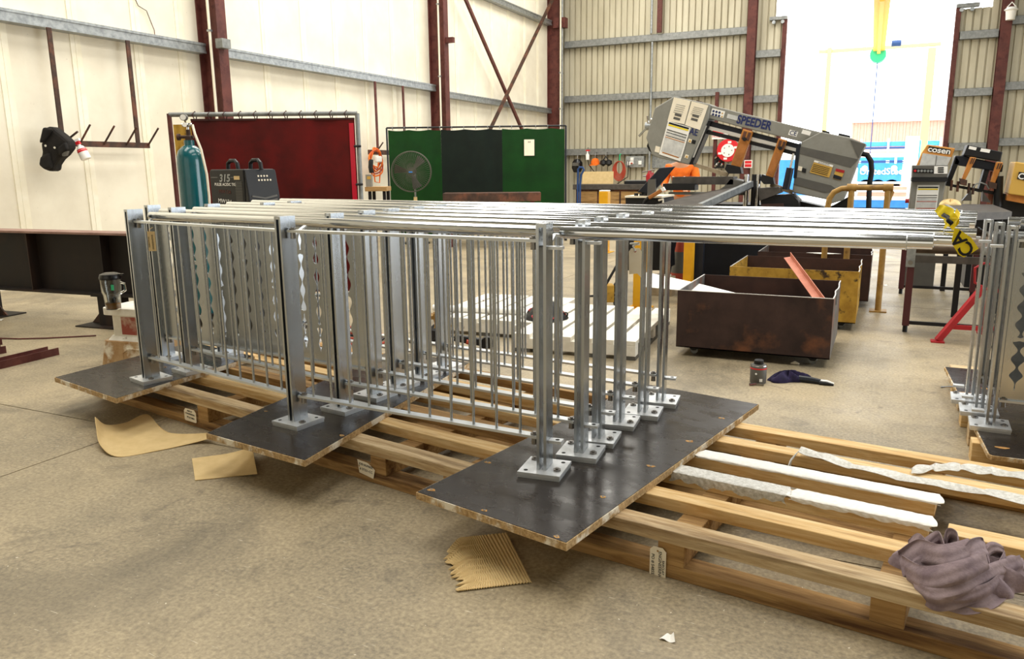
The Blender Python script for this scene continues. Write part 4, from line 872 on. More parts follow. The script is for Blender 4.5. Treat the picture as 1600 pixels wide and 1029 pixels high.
p = V((-.52, 8.74, .5455)); tag(MB().prism([(-.17, 0), (.0, -.05), (.17, 0), (.0, .06)], 0, .006, 'xy').build('white_offcut', 'white_clean'), 'white sheet offcut lying on the rim of the yellow bin', 'steel offcut').location = p
# ------------------------------------------------------------------ roller table and red stand
o = thing('roller_table', 'low roller table with brown rollers beside the caution tape', 'roller table', (.24, 7.55, 0))
for x in (0, .72): MB().box(x, x+.03, 0, 2.6, .66, .76).build('side_rail', 'galv_dull' if x else 'table_top', o)
MB().box(.03, .72, .0, .04, .62, .68).build('front_rail', 'table_top', o)
for k in range(12): MB().cyl((.035, .1+.2*k, .735), (.715, .1+.2*k, .735), .045, n=14).build('roller', 'roller', o, True)
for x in (-.005, .7):
    for y in (0.0, 2.3): MB().box(x, x+.055, y, y+.06, .06, .68).build('leg', 'dark_red_leg', o); MB().cyl((x+.027, y+.03, 0), (x+.027, y+.03, .06), .02, n=10).build('foot', 'black', o)
for y in (.02, 2.33): MB().box(.05, .7, y, y+.025, .07, .1).build('tie_bar', 'black', o)
MB().box(-.02, .05, -.012, .0, .58, .8).build('corner_bracket', 'galv', o)
for z in (.62, .76): MB().cyl((.015, -.02, z), (.015, -.012, z), .02, n=10).build('bolt_head', 'bolt', o)
MB().box(.7, .76, -.02, 1.5, .76, .79).build('edge_strip', 'white_paint', o)
b = WY(1463, 534, 7.25); o = thing('red_stand', 'red tripod stand between roller table and right stack', 'stand', (.86, 7.35, 0))
hx = .86
for (x, y) in ((-.36, -.12), (.3, -.1), (.02, .4)): MB().beam((x, y, .012), (x*.18, y*.18, .46), .05, .05).build('leg', 'red_paint', o, bevel=.006); MB().box(x-.05, x+.05, y-.05, y+.05, 0, .012).build('foot_pad', 'red_paint', o)
MB().beam((-.26, -.09, .13), (.22, -.07, .13), .035, .035).build('brace', 'red_paint', o); MB().cyl((0, 0, .4), (0, 0, .62), .035, n=14).build('socket', 'red_paint', o, True); MB().cyl((0, 0, .62), (0, 0, .78), .022, n=12).build('screw', 'galv', o, True)
MB().tube([(-.02, -.03, .44), (-.13, -.04, .5), (-.14, -.04, .62), (-.08, -.03, .66), (0, -.03, .65)], .01, 8).build('handle_loop', 'red_paint', o, True); MB().lathe([(0, -.04), (.03, -.03), (.04, 0), (.03, .03), (0, .04)], (-.06, -.05, .76), 14).build('knob', 'galv_dull', o, True)
# ------------------------------------------------------------------ right stack: skid, board, sheet balustrades
o = thing('timber_skid', 'timber bearers under the right hand stack at the picture edge', 'skid', (.49, 4.25, 0))
for k, y in enumerate((0, .27, .6, .93, 1.26, 1.6)): MB().box(0.01*(k % 2), 1.9, y, y+.1, 0, .1075).build('bearer', 'timber_old' if k % 2 else 'timber', o, bevel=.004)
c0 = (.532, 4.02); o = thing('ply_board', 'black board under the right hand stack at the picture edge', 'board', (c0[0], c0[1], .108), 0)
sk = -.079/1.77
MB().prism([(0, .02), (.015, 0), (1.3, 0), (1.3+sk*1.75, 1.75), (sk*1.75, 1.75)], 0, .02, 'xy').build('core', 'chipboard', o); MB().prism([(.006, .022), (.018, .006), (1.295, .006), (1.295+sk*1.74, 1.744), (.006+sk*1.74, 1.744)], .02, .022, 'xy').build('black_face', 'formply', o)
for (x, y) in ((.07, .13), (-.01, 1.1), (.12, 1.25)): MB().prism([(x+.03*math.cos(t)*(1+.3*math.sin(3*t)), y+.014*math.sin(t)) for t in [k*math.pi/5 for k in range(10)]], .021, .0235, 'xy').build('torn_chip', 'timber_end', o)
ZP2 = .108+.022+.024
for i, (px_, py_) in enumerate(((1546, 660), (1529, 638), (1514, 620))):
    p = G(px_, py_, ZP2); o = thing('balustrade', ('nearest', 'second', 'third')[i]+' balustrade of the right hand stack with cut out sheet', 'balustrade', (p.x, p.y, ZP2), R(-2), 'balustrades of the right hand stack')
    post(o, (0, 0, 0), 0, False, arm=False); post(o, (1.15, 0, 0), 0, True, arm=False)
    infill(o, (0, 0, 0), (1.15, 0, 0), 0, [.06+.19*k for k in range(6)], cw=.06, blobs=8, sm='aluminium' if i == 0 else 'galv_dull')  # rear sheets in darker metal: shade behind the cut-outs put into their colour
    b_ = o.children[0]
    inst('lug', me_lug, b_, (-.07, 0, .06)); inst('lug', me_lug, b_, (-.07, 0, .9)); MB().cyl((.1, .12, .985), (1.5, .12, .985), .0245, n=20).build('top_tube', 'tube_polish', o, True)
tag(MB().cyl((.40, 5.2, .1305), (.47, 5.24, .1305), .006, n=6).build('loose_clip', 'chrome'), 'bright metal clip on the board of the right hand stack', 'clip')
# ------------------------------------------------------------------ band saw with the grey raised head
YS = 10.0; q = PL(1190, 220, (WY(1190, 220, YS)-EYE).dot(FF), 0)
q.o = WY(1190, 220, YS); q.base = V((q.o.x, q.o.y, 0))
o = thing('band_saw', 'large grey band saw with raised head lettered SPEEDER', 'band saw', q.base, 0)
P = q.poly
hd = MB().prism(P([(1058, 152), (1028, 170), (1024, 184), (1014.5, 216), (1024, 242), (1035, 247), (1080, 257), (1096, 222), (1111, 186), (1114, 164)]), -.16, .25).build('head_cover', 'saw_grey', o, bevel=.012)
MB().prism(P([(1058, 152.5), (1113, 165), (1160, 177), (1284, 207), (1254, 222), (1160, 199), (1111, 186), (1080, 200), (1058, 190)]), -.12, .22).build('bow_beam', 'saw_grey', o, bevel=.01)
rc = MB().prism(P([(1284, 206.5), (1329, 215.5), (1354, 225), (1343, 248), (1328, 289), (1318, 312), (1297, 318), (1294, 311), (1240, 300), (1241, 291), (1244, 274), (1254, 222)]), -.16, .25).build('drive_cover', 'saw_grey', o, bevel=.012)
MB().prism(P([(1243.5, 276), (1252, 277), (1300, 289), (1312, 297), (1290, 300), (1242, 287)]), -.168, -.158).build('skirt_band', 'saw_dark', rc); MB().prism(P([(1253, 229), (1262, 231), (1342, 249), (1330, 262), (1250, 240)]), -.163, -.158).build('fold_band', 'saw_dark', rc); MB().prism(P([(1329, 219), (1353, 226), (1342, 248)]), -.166, -.158).build('end_facet', 'saw_dark', rc)  # darker grey skirt low on the drive cover
MB().prism(P([(1110, 189), (1253, 226), (1251, 240), (1106, 200)]), -.06, .2).build('blade_channel', 'navy', o); MB().prism(P([(1109, 197), (1250, 233), (1249, 238), (1107, 202)]), -.08, -.05).build('guide_rail', 'edge_bright', o); MB().prism(P([(1106, 203), (1249, 239), (1248, 244), (1104, 209)]), -.07, .1).build('guide_rail', 'black', o)
MB().prism(P([(1114, 190), (1108, 190), (1080, 257), (1085, 257)]), -.12, .1).build('inner_edge', 'black', hd); MB().prism(P([(1108, 197), (1105, 197), (1086, 246), (1088, 246)]), -.14, -.12).build('inner_strip', 'edge_bright', hd)
MB().prism(P([(1253, 222), (1246, 232), (1242, 278), (1247, 278)]), -.17, -.1).build('inner_edge', 'navy', rc)
for nm, pts, gl in (('a', [(1164, 202), (1179, 206), (1160, 262), (1145, 258)], 1), ('b', [(1219, 216), (1232, 219.5), (1210, 278), (1199, 274)], 1)):
    ga = MB().prism(P(pts), -.16, -.06).build('guide_arm', 'orange_arm', o, bevel=.01)
    (xa, ya), (xb, yb) = pts[0], pts[1]
    for f0, f1 in ((.12, .42), (.58, .88)):
        MB().prism(P([(xa+(xb-xa)*f0, ya+3+(yb-ya)*f0), (xa+(xb-xa)*f1, ya+3+(yb-ya)*f1), (xa+(xb-xa)*f1-4, ya+15+(yb-ya)*f1), (xa+(xb-xa)*f0-4, ya+15+(yb-ya)*f0)]), -.164, -.158).build('slot_recess', 'rust_brown', ga)
    (xc, yc), (xd, yd) = pts[2], pts[3]; MB().prism(P([(xa-4.5, ya+22), (xb-8, yb+22), (xc-1.5, yc-4), (xd+2, yd-4)]), -.163, -.158).build('arm_recess', 'wood_handle', ga)
    u, z = q.uv(xa+3, ya+16); MB().cyl((u, -.2, z), (u, -.16, z), .022, n=10).build('clamp_knob', 'black', ga)
    MB().prism(P([(xd-5, yd-2), (xc+1, yc-1), (xc+3, yc+9), (xd-2, yd+13), (xd-8, yd+6)]), -.2, -.04).build('guide_block', 'black', ga)
MB().prism(P([(1084, 257), (1092, 256), (1140, 270), (1137, 276), (1086, 260)]), -.07, .0).build('blade_guard', 'brick_cream', o); MB().prism(P([(1206, 285), (1240, 297), (1238, 303), (1204, 291)]), -.09, .0).build('blade_guard', 'brick_cream', o)
MB().cyl((q.uv(1231, 295)[0], -.22, q.uv(1231, 295)[1]), (q.uv(1238, 262)[0], -.22, q.uv(1238, 262)[1]), .042, n=16).build('lift_cylinder', 'navy', o, True); MB().cyl((q.uv(1238, 262)[0], -.22, q.uv(1238, 262)[1]), (q.uv(1243, 240)[0], -.22, q.uv(1243, 240)[1]), .014, n=10).build('lift_rod', 'chrome', o, True)
# tension wheel, latches, hose
u, z = q.uv(1016, 197); MB().cyl((u-.06, 0, z), (u+.05, 0, z), .05, n=14).build('tension_hub', 'galv', o, True)
for (a_, b_) in ((1000, 213), (1013, 181), (1020, 186)): uu, zz = q.uv(a_, b_); MB().cyl((u-.02, -.02, z), (uu, -.05, zz), .014, n=8).build('tension_handle', 'chrome', o, True)
MB().tube([(q.uv(*s_)[0], .0, q.uv(*s_)[1]) for s_ in ((1014, 222), (1012, 228), (1016, 235), (1022, 240))], .014, 6).build('latch', 'black', o, True); MB().prism(P([(1090, 157), (1098, 159), (1098, 163), (1089, 161)]), -.06, .06).build('lug', 'hem', o); MB().prism(P([(1311, 208), (1328, 212), (1328, 217), (1310, 212)]), -.06, .1).build('motor_cap', 'black', o); MB().prism(P([(1285, 203), (1296, 206), (1296, 210), (1285, 207)]), -.04, .04).build('lug', 'black', o)
MB().tube([(q.uv(*s_)[0], .02, q.uv(*s_)[1]) for s_ in ((1346, 240), (1355, 242), (1361, 252), (1362, 268), (1359, 285), (1358, 300), (1357, 330))], .03, 10).build('cable_hose', 'rubber', o, True)
# papers, decals and lettering on the saw
def deco(pts, m, y=-.1635, par=hd, name='decal', t=.003): return MB().prism(P(pts), y-t, y).build(name, m, par)
deco([(1058, 153.5), (1084, 159), (1074, 195), (1048, 190)], 'tag_card', name='paper_notice'); deco([(1085.5, 159.5), (1111, 166), (1098, 204), (1075, 196)], 'tag_card', name='paper_notice')
for (x0_, y0_) in ((1060, 180), (1058, 185.5), (1087, 181.5), (1085, 187)): deco([(x0_, y0_-2.3), (x0_+10, y0_+.3), (x0_+9, y0_+4), (x0_-1, y0_+1.3)], 'saw_dark', -.167, name='printed_block')
for k in range(5): deco([(1062-k*1.2, 164+3*k), (1076-k*1.2, 167+3*k), (1075.8-k*1.2, 167.6+3*k), (1061.8-k*1.2, 164.6+3*k)], 'galv_dull', -.167, name='printed_line'); deco([(1089-k*1.2, 168+2.6*k), (1104-k*1.2, 171.5+2.6*k), (1103.8-k*1.2, 172+2.6*k), (1088.8-k*1.2, 168.6+2.6*k)], 'galv_dull', -.167, name='printed_line')
deco([(1049, 190), (1084, 200), (1068, 252), (1035, 241)], 'white_clean', -.167, name='safety_poster')
def strip(f0, f1, m, i=.06):
    a = V((1049, 190)); b = V((1084, 200)); c = V((1068, 252)); d_ = V((1035, 241))
    L0, L1, R0, R1 = a.lerp(d_, f0), a.lerp(d_, f1), b.lerp(c, f0), b.lerp(c, f1)
    deco([tuple(L0.lerp(R0, i)), tuple(L0.lerp(R0, 1-i)), tuple(L1.lerp(R1, 1-i)), tuple(L1.lerp(R1, i))], m, -.1705, name='poster_band')
strip(.02, .07, 'ink'); strip(.08, .12, 'tape_yellow'); strip(.23, .26, 'saw_dark'); strip(.28, .37, 'poster_grey'); strip(.31, .33, 'saw_dark'); strip(.40, .42, 'ink'); strip(.45, .47, 'orange_arm'); strip(.48, .9, 'poster_grey'); strip(.9, .93, 'orange_arm', .12)
deco([(1030, 228), (1037, 230), (1035, 239), (1028, 237)], 'tag_card', name='small_label')
for (x0_, y0_) in ((1079, 217), (1074, 241)): deco([(x0_+2, y0_), (x0_+7, y0_+1.5), (x0_+5.5, y0_+7), (x0_, y0_+5.5)], 'tag_card', name='hazard_label'); deco([(x0_+4.3, y0_+1.6), (x0_+5.6, y0_+5.6), (x0_+1.5, y0_+4.6)], 'warn_yellow', -.167, name='hazard_mark')
deco([(1086, 218.5), (1092, 220), (1090.5, 225.5), (1084.5, 224)], 'ink', name='hazard_label')
tl = math.atan2(-(207-177), (1284-1160))
def wr(s, x_, y_, px_h, m, par=o, y=-.1225, **k): u, z = q.uv(x_, y_); text(s, px_h*YS*1.02/F*1.36, m, par, upright(u, z, y, tl), **k)
wr('SPEEDER', 1180.5, 192.7, 12, 'ink_blue', bold=.0045, sx=.78); wr('AE', 1088.5, 207, 10, 'ink_blue', y=-.1645, bold=.002, sx=.8)
deco([(1116, 170), (1136, 175), (1133, 185), (1113, 180)], 'white_clean', -.121, o, 'safety_label')
for k in range(8): uu, zz = q.uv(1118+4.6*(k % 4)-(k//4)*.7, 174.5+1.15*(k % 4)+(k//4)*5); MB().cyl((uu, -.126, zz), (uu, -.124, zz), .0145, n=10 if k % 4 < 3 else 3).build('safety_symbol', 'ink_blue' if k % 4 < 3 else 'warn_yellow', o)
deco([(1140, 178.5), (1156, 182.5), (1154, 189), (1138, 185)], 'poster_grey', -.121, o, 'maker_label'); deco([(1236, 203), (1249, 206.5), (1246, 214.5), (1233, 211)], 'white_clean', -.121, o, 'ce_label'); wr('CE', 1241, 208.8, 6, 'ink_blue', y=-.1255, bold=.001)
deco([(1256.5, 203), (1269.5, 206.5), (1267, 212.5), (1254, 209)], 'white_clean', -.1645, rc, 'small_label')
deco([(1274.5, 250), (1303.5, 258.5), (1297, 277), (1267, 269)], 'warn_yellow', -.167, rc, 'warning_label'); deco([(1274.5, 250), (1303.5, 258), (1302.5, 261), (1273.5, 253)], 'white_clean', -.1705, rc, 'warning_header'); wr('WARNING', 1289, 255.6, 2.4, 'ink', rc, -.174)
for k in range(5): deco([(1273-k*.9, 256+2.5*k), (1298-k*.9, 263+2.5*k), (1297.8-k*.9, 263.8+2.5*k), (1272.8-k*.9, 256.8+2.5*k)], 'ink', -.1705, rc, 'printed_line')
deco([(1308, 263), (1321, 266), (1315, 281.5), (1302, 278)], 'warn_yellow', -.167, rc, 'warning_label'); deco([(1308, 263), (1321, 266), (1319.5, 270), (1306.5, 267)], 'red_paint', -.1705, rc, 'warning_header'); deco([(1304.5, 272), (1317, 276), (1315, 281), (1302.5, 277.5)], 'navy', -.1705, rc, 'warning_footer')
deco([(1250, 259), (1256, 260.5), (1254.5, 267), (1248.5, 265.5)], 'tag_card', -.167, rc, 'hazard_label'); deco([(1256, 262), (1262, 263.5), (1260.5, 270), (1255, 268.5)], 'ink', -.167, rc, 'hazard_label')
# saw base, bed, control desk, vice table
zb_ = q.uv(1150, 306)[1]
MB().box(q.uv(1040, 300)[0], q.uv(1250, 300)[0], -.1, .6, 0, zb_-.1).build('base', 'navy', o, bevel=.01); MB().box(q.uv(1056, 285)[0], q.uv(1150, 285)[0], -.2, .1, q.uv(1056, 284)[1]-.03, q.uv(1056, 276)[1]).build('bed_rail', 'table_top', o); MB().box(q.uv(1045, 292)[0], q.uv(1094, 292)[0], -.3, -.1, q.uv(1060, 296)[1], q.uv(1060, 286)[1]).build('vice_body', 'black', o)
MB().box(q.uv(1052, 300)[0], q.uv(1134, 300)[0], -.25, -.15, q.uv(1052, 303)[1], q.uv(1052, 299)[1]).build('bed_rail', 'galv_dull', o); MB().prism(P([(1165, 282), (1165, 304), (1116, 304), (1136, 290), (1145, 278)]), -.2, .15).build('fence_casting', 'saw_dark', o, bevel=.01)
for x_ in (1168, 1180, 1186): u0, z0_ = q.uv(x_, 308); MB().cyl((u0, -.15, z0_-.2), (u0, -.15, q.uv(x_, 272)[1]), .03, n=12).build('guide_column', 'chrome' if x_ != 1180 else 'black', o, True)
MB().prism(P([(1190, 293), (1222, 291), (1224, 300), (1192, 312)]), -.3, .0).build('side_table', 'table_top', o); MB().prism(P([(1192, 306), (1240, 302), (1250, 312), (1255, 330), (1195, 330)]), -.25, .2).build('pump_box', 'black', o); MB().prism(P([(1195, 317), (1228, 316), (1230, 325), (1195, 325)]), -.3, -.25).build('rusty_plate', 'bin_inside', o)
MB().prism(P([(1245, 313), (1292, 324), (1300, 322), (1330, 305), (1330, 335), (1245, 335)]), .0, .3).build('under_frame', 'black', o)
A_, B_, C_, D_ = WY(1010, 323, 8.4), WY(1094, 323, 8.4), WY(1174, 287, 9.8), WY(1090, 302, 9.8)
tp_ = [A_-q.base, B_-q.base, C_-q.base, D_-q.base]; MB().add([p_ for p_ in tp_]+[p_-V((0, 0, .06)) for p_ in tp_], [(0, 1, 2, 3), (7, 6, 5, 4), (0, 4, 5, 1), (1, 5, 6, 2), (2, 6, 7, 3), (3, 7, 4, 0)]).build('infeed_table', 'table_top', o)
MB().beam(tp_[1], tp_[2], .05, .07).build('table_edge', 'galv', o)
for k in (0, 1): MB().box(tp_[k].x-.04, tp_[k].x+.04, tp_[k].y+.05, tp_[k].y+.12, 0, tp_[k].z-.05).build('table_leg', 'navy', o)
qd = PL(1020, 300, (WY(1020, 300, 8.9)-EYE).dot(FF), 0); qd.o = WY(1020, 300, 8.9); qd.base = V((qd.o.x, qd.o.y, 0))
o = thing('control_desk', 'dark control desk with tilted panel and wooden lever', 'control desk', qd.base, 0)
def D2(pts): return qd.poly(pts)
MB().prism(D2([(983, 307), (1040, 309), (1042, 420), (985, 420)]), -.15, .4).build('cabinet', 'black', o, bevel=.008); zz_ = qd.uv(1010, 308)[1]
MB().box(qd.uv(983, 308)[0], qd.uv(1040, 308)[0], -.17, .42, zz_, zz_+.02).build('desk_top', 'tag_card', o)
MB().prism(D2([(999, 300), (1034, 262), (1057, 260), (1022, 303)]), -.1, -.04).build('tilted_panel', 'navy', o, bevel=.008); MB().prism(D2([(1017, 280), (1029, 279), (1029, 325), (1016, 325)]), -.14, -.1).build('panel_post', 'saw_dark', o)
for (x_, y_) in ((998, 303), (1006, 305), (1012, 306)): u0, z0_ = qd.uv(x_, y_); MB().cyl((u0, -.1, zz_+.02), (u0, -.1, zz_+.05), .025, n=10).build('push_button', 'black', o)
MB().tube([(qd.uv(*s_)[0], -.22, qd.uv(*s_)[1]) for s_ in ((1012, 323), (1016, 313), (1022, 307))], .02, 8).build('lever', 'black', o, True); MB().beam((qd.uv(1022, 308)[0], -.22, qd.uv(1022, 308)[1]), (qd.uv(1044, 295)[0], -.22, qd.uv(1044, 295)[1]), .04, .05, (0, 1, 0)).build('lever_grip', 'wood_handle', o, bevel=.008); MB().beam((qd.uv(1042, 296)[0], -.22, qd.uv(1042, 296)[1]), (qd.uv(1046, 293.5)[0], -.22, qd.uv(1046, 293.5)[1]), .042, .052, (0, 1, 0)).build('grip_end', 'white_clean', o)
MB().tube([(qd.uv(*s_)[0], -.2, qd.uv(*s_)[1]) for s_ in ((1036, 312), (1043, 310), (1043, 316), (1041, 325))], .012, 6).build('hook', 'tag_card', o, True)
# ------------------------------------------------------------------ second saw at the right edge
YS2 = 10.6; q2 = PL(1500, 270, 1, 0); q2.o = WY(1500, 270, YS2); q2.base = V((q2.o.x, q2.o.y, 0)); P2 = q2.poly
o = thing('saw_console', 'grey saw console under an orange sign reading cosen', 'saw console', q2.base, 0)
MB().prism(P2([(1449.5, 225.5), (1493, 231.5), (1488, 245), (1480, 262), (1432, 259), (1441, 238)]), .05, .2).build('sign_board', 'orange_sign', o, bevel=.006); MB().prism(P2([(1452, 228), (1486, 233.5), (1484, 241), (1449.5, 236)]), .04, .049).build('name_plate', 'ink', o)
u, z = q2.uv(1468, 234.8); text('cosen', .09, 'white_clean', o, upright(u, z, .037, R(-9)), bold=.0022, sx=1.15)
MB().prism(P2([(1442, 239), (1487, 245.5), (1480, 260), (1437, 258)]), .035, .049).build('paper_notice', 'poster_grey', o); MB().prism(P2([(1463.5, 243), (1464.3, 243), (1462.3, 258), (1461.5, 258)]), .03, .035).build('paper_fold', 'saw_dark', o)
MB().prism(P2([(1425, 258), (1480, 258), (1479, 277), (1424.5, 277)]), -.18, .2).build('control_box', 'saw_dark', o, bevel=.008); MB().prism(P2([(1424, 277), (1479, 277), (1479, 283), (1423.5, 283)]), -.2, .2).build('box_lip', 'ink', o)
MB().prism(P2([(1458.5, 259.5), (1479, 259.5), (1478.5, 271), (1458, 271)]), -.186, -.18).build('dial_plate', 'white_clean', o)
for k in range(3): u, z = q2.uv(1468.5, 262+3.2*k); MB().box(u-.03, u+.03, -.19, -.186, z-.008, z+.008).build('dial_mark', 'ink', o)
MB().prism(P2([(1426, 263), (1457, 264), (1457, 270), (1426, 269)]), -.185, -.18).build('button_strip', 'ink', o)
for k in range(6): u, z = q2.uv(1429+5*k, 266.5+.1*k); MB().cyl((u, -.2, z), (u, -.18, z), .014, n=10).build('push_button', 'red_reel' if k == 0 else 'galv', o)
MB().prism(P2([(1424, 283), (1477, 283), (1465, 345), (1460, 400), (1414, 400), (1418, 335)]), -.12, .2).build('cabinet', 'saw_grey', o, bevel=.008); MB().prism(P2([(1433, 288.5), (1467, 288.5), (1461, 335), (1427.5, 335)]), -.126, -.12).build('safety_poster', 'white_clean', o)
for (f, g_, m) in ((.06, .1, 'ink'), (.12, .16, 'tape_yellow'), (.33, .355, 'saw_dark'), (.4, .425, 'saw_dark'), (.44, .52, 'poster_grey'), (.54, .56, 'hose_red'), (.57, .75, 'poster_grey'), (.77, .79, 'hose_red'), (.82, .95, 'poster_grey')):
    ya, yb_ = 288.5+46.5*f, 288.5+46.5*g_; MB().prism(P2([(1434.5-5.5*f, ya), (1465.5-6*f, ya), (1465.5-6*g_, yb_), (1434.5-5.5*g_, yb_)]), -.13, -.126).build('poster_band', m, o)
u, z = q2.uv(1417, 313); MB().cyl((u-.02, -.14, z), (u+.02, -.14, z), .025, n=10).build('side_knob', 'red_paint', o)
MB().box(q2.uv(1416, 400)[0], q2.uv(1462, 400)[0], -.1, .2, 0, q2.uv(1440, 399)[1]).build('plinth', 'saw_dark', o)
o = thing('band_saw', 'black and orange band saw partly cut by the right edge', 'band saw', q2.base, 0)
MB().prism(P2([(1511.5, 226), (1566, 237.5), (1562, 252), (1505, 242.5)]), -.05, .3).build('motor_box', 'black', o, bevel=.008)
for pts in ([(1514, 228), (1525.5, 230.5), (1524, 235), (1512.5, 232.5)], [(1532.5, 231.5), (1547, 234), (1545, 239), (1530.5, 236.5)]): MB().prism(P2(pts), -.056, -.05).build('rating_label', 'white_clean', o)
MB().prism(P2([(1493, 243), (1505, 243), (1568, 257), (1566, 269), (1490, 257)]), .0, .25).build('bow_beam', 'navy', o, bevel=.01); MB().prism(P2([(1493, 244), (1499, 252), (1484, 290), (1478, 288)]), .0, .2).build('front_strut', 'black', o); MB().prism(P2([(1539, 262), (1547, 264), (1536, 300), (1528, 300)]), .02, .2).build('rear_strut', 'black', o)
for pts in ([(1515, 245), (1524.5, 246.5), (1507, 281), (1501.5, 279)], [(1555.5, 253), (1566, 253.5), (1553, 286), (1546, 284)]):
    ga = MB().prism(P2(pts), -.1, -.02).build('guide_arm', 'orange_arm', o, bevel=.008); (xa, ya), (xb, yb_) = pts[0], pts[1]
    for f in (.25, .6): MB().prism(P2([(xa+(xb-xa)*f, ya+2), (xa+(xb-xa)*(f+.18), ya+2), (xa+(xb-xa)*(f+.18)-3.5, ya+11), (xa+(xb-xa)*f-3.5, ya+11)]), -.104, -.1).build('slot_recess', 'rust_brown', ga)
    MB().prism(P2([(pts[3][0]-3, pts[3][1]-1), (pts[2][0]+3, pts[2][1]), (pts[2][0]+2, pts[2][1]+9), (pts[3][0]-2, pts[3][1]+9)]), -.12, 0).build('guide_block', 'rust_brown', ga)
MB().prism(P2([(1478, 286), (1560, 300), (1560, 305), (1478, 290)]), -.03, .1).build('bed_rail', 'black', o)
for x_ in (1486, 1496, 1513, 1520): u, z = q2.uv(x_, 288+(x_-1478)*.17); MB().cyl((u, -.05, z-.06), (u, -.05, z+.06), .014, n=8).build('bed_pin', 'rust_brown', o, True)
MB().tube([(q2.uv(*s_)[0], -.08, q2.uv(*s_)[1]) for s_ in ((1519, 293), (1524, 287), (1532, 285), (1540, 288), (1544, 295))], .008, 6).build('cable_loop', 'galv_dull', o, True)
MB().prism(P2([(1502, 313), (1516, 297), (1517, 313)]), -.1, .02).build('vice_jaw', 'table_top', o); MB().prism(P2([(1534, 298), (1547, 316), (1533, 314)]), -.1, .02).build('vice_jaw', 'table_top', o)
MB().prism(P2([(1583, 252.5), (1640, 262), (1640, 312), (1572, 302)]), -.2, .25).build('drive_cover', 'warn_yellow', o, bevel=.012); MB().prism(P2([(1588, 268), (1620, 273), (1618, 285), (1585, 279)]), -.21, -.2).build('model_plate', 'ink', o); u, z = q2.uv(1591, 274.5); text('C-3', .09, 'white_clean', o, upright(u-.03, z, -.214, R(-9)), bold=.0015, align='LEFT')
MB().prism(P2([(1572, 302), (1640, 312), (1640, 325), (1570, 312)]), -.16, .2).build('drip_tray', 'orange_arm', o); MB().prism(P2([(1557, 300), (1572, 303), (1640, 330), (1640, 400), (1557, 400)]), .0, .3).build('base', 'black', o); MB().cyl((q2.uv(1558, 322)[0], -.05, q2.uv(1558, 322)[1]), (q2.uv(1560, 275)[0], -.05, q2.uv(1560, 275)[1]), .045, n=14).build('lift_cylinder', 'black', o, True)
MB().cyl((q2.uv(1548, 320)[0], .1, 0), (q2.uv(1548, 320)[0], .1, q2.uv(1548, 268)[1]), .03, n=10).build('post', 'pink_angle', o, True); MB().box(q2.uv(1520, 330)[0], q2.uv(1640, 330)[0], .1, .6, 0, .85).build('bed_frame', 'black', o)
o = thing('saw_table', 'dark flat table in front of the black and orange saw', 'table', (.66, 8.45, 0)); MB().prism([(0, 0), (.46, 0.35), (.46, 1.9), (.02, 1.9)], .93, 1.0, 'xy').build('top', 'table_top', o); MB().box(-.03, .0, 0, 1.9, .9, 1.01).build('side_strip', 'galv', o)
for (x_, y_) in ((.02, .05), (.4, .4), (.02, 1.8), (.4, 1.8)): MB().box(x_, x_+.05, y_, y_+.05, 0, .93).build('leg', 'black', o)
p = V((.68, 10.1, 1.0)); tag(MB().grid(lambda u, v: (p.x+(.11*math.cos(u*6.28)*math.cos(v*1.57)), p.y-.05+.06*math.sin(u*6.28)*math.cos(v*1.57), p.z+.002+.05*math.sin(v*1.57)*(1+.4*math.sin(5*u*6.28))), 24, 8).build('brown_rag', 'cardboard', None, True), 'crumpled brown rag at the far corner of the flat saw table', 'rag')
# yellow pipe guard rail
YG = 8.58; qg = PL(1340, 310, 1, 0); qg.o = WY(1340, 310, YG); qg.base = V((qg.o.x, qg.o.y, 0)); o = thing('guard_rail', 'bent yellow pipe guard rail in front of the band saw', 'guard rail', qg.base, 0)
g_ = lambda x_, y_, yy=0: (qg.uv(x_, y_)[0], yy, qg.uv(x_, y_)[1])
MB().tube([(g_(1293, 330)[0], 0, .0), g_(1293, 325), g_(1296, 310), g_(1303, 300), g_(1315, 294.5), g_(1335, 293), g_(1393, 293)], .028, 10).build('bent_pipe', 'yellow_pipe', o, True)
for x_ in (1331, 1388): u = qg.uv(x_, 293)[0]; MB().cyl((u, 0, 0.01), (u, 0, qg.uv(x_, 292)[1]), .03, n=12).build('post', 'yellow_pipe', o, True); MB().box(u-.08, u+.08, -.08, .08, 0, .012).build('foot_plate', 'yellow_pipe', o); MB().cyl((u-.045, 0, qg.uv(x_, 293)[1]), (u+.045, 0, qg.uv(x_, 293)[1]), .04, n=12).build('coupling', 'yellow_pipe', o, True)
MB().tube([g_(1388, 294), g_(1394, 300), g_(1386, 320)], .02, 8).build('stub', 'yellow_pipe', o, True)
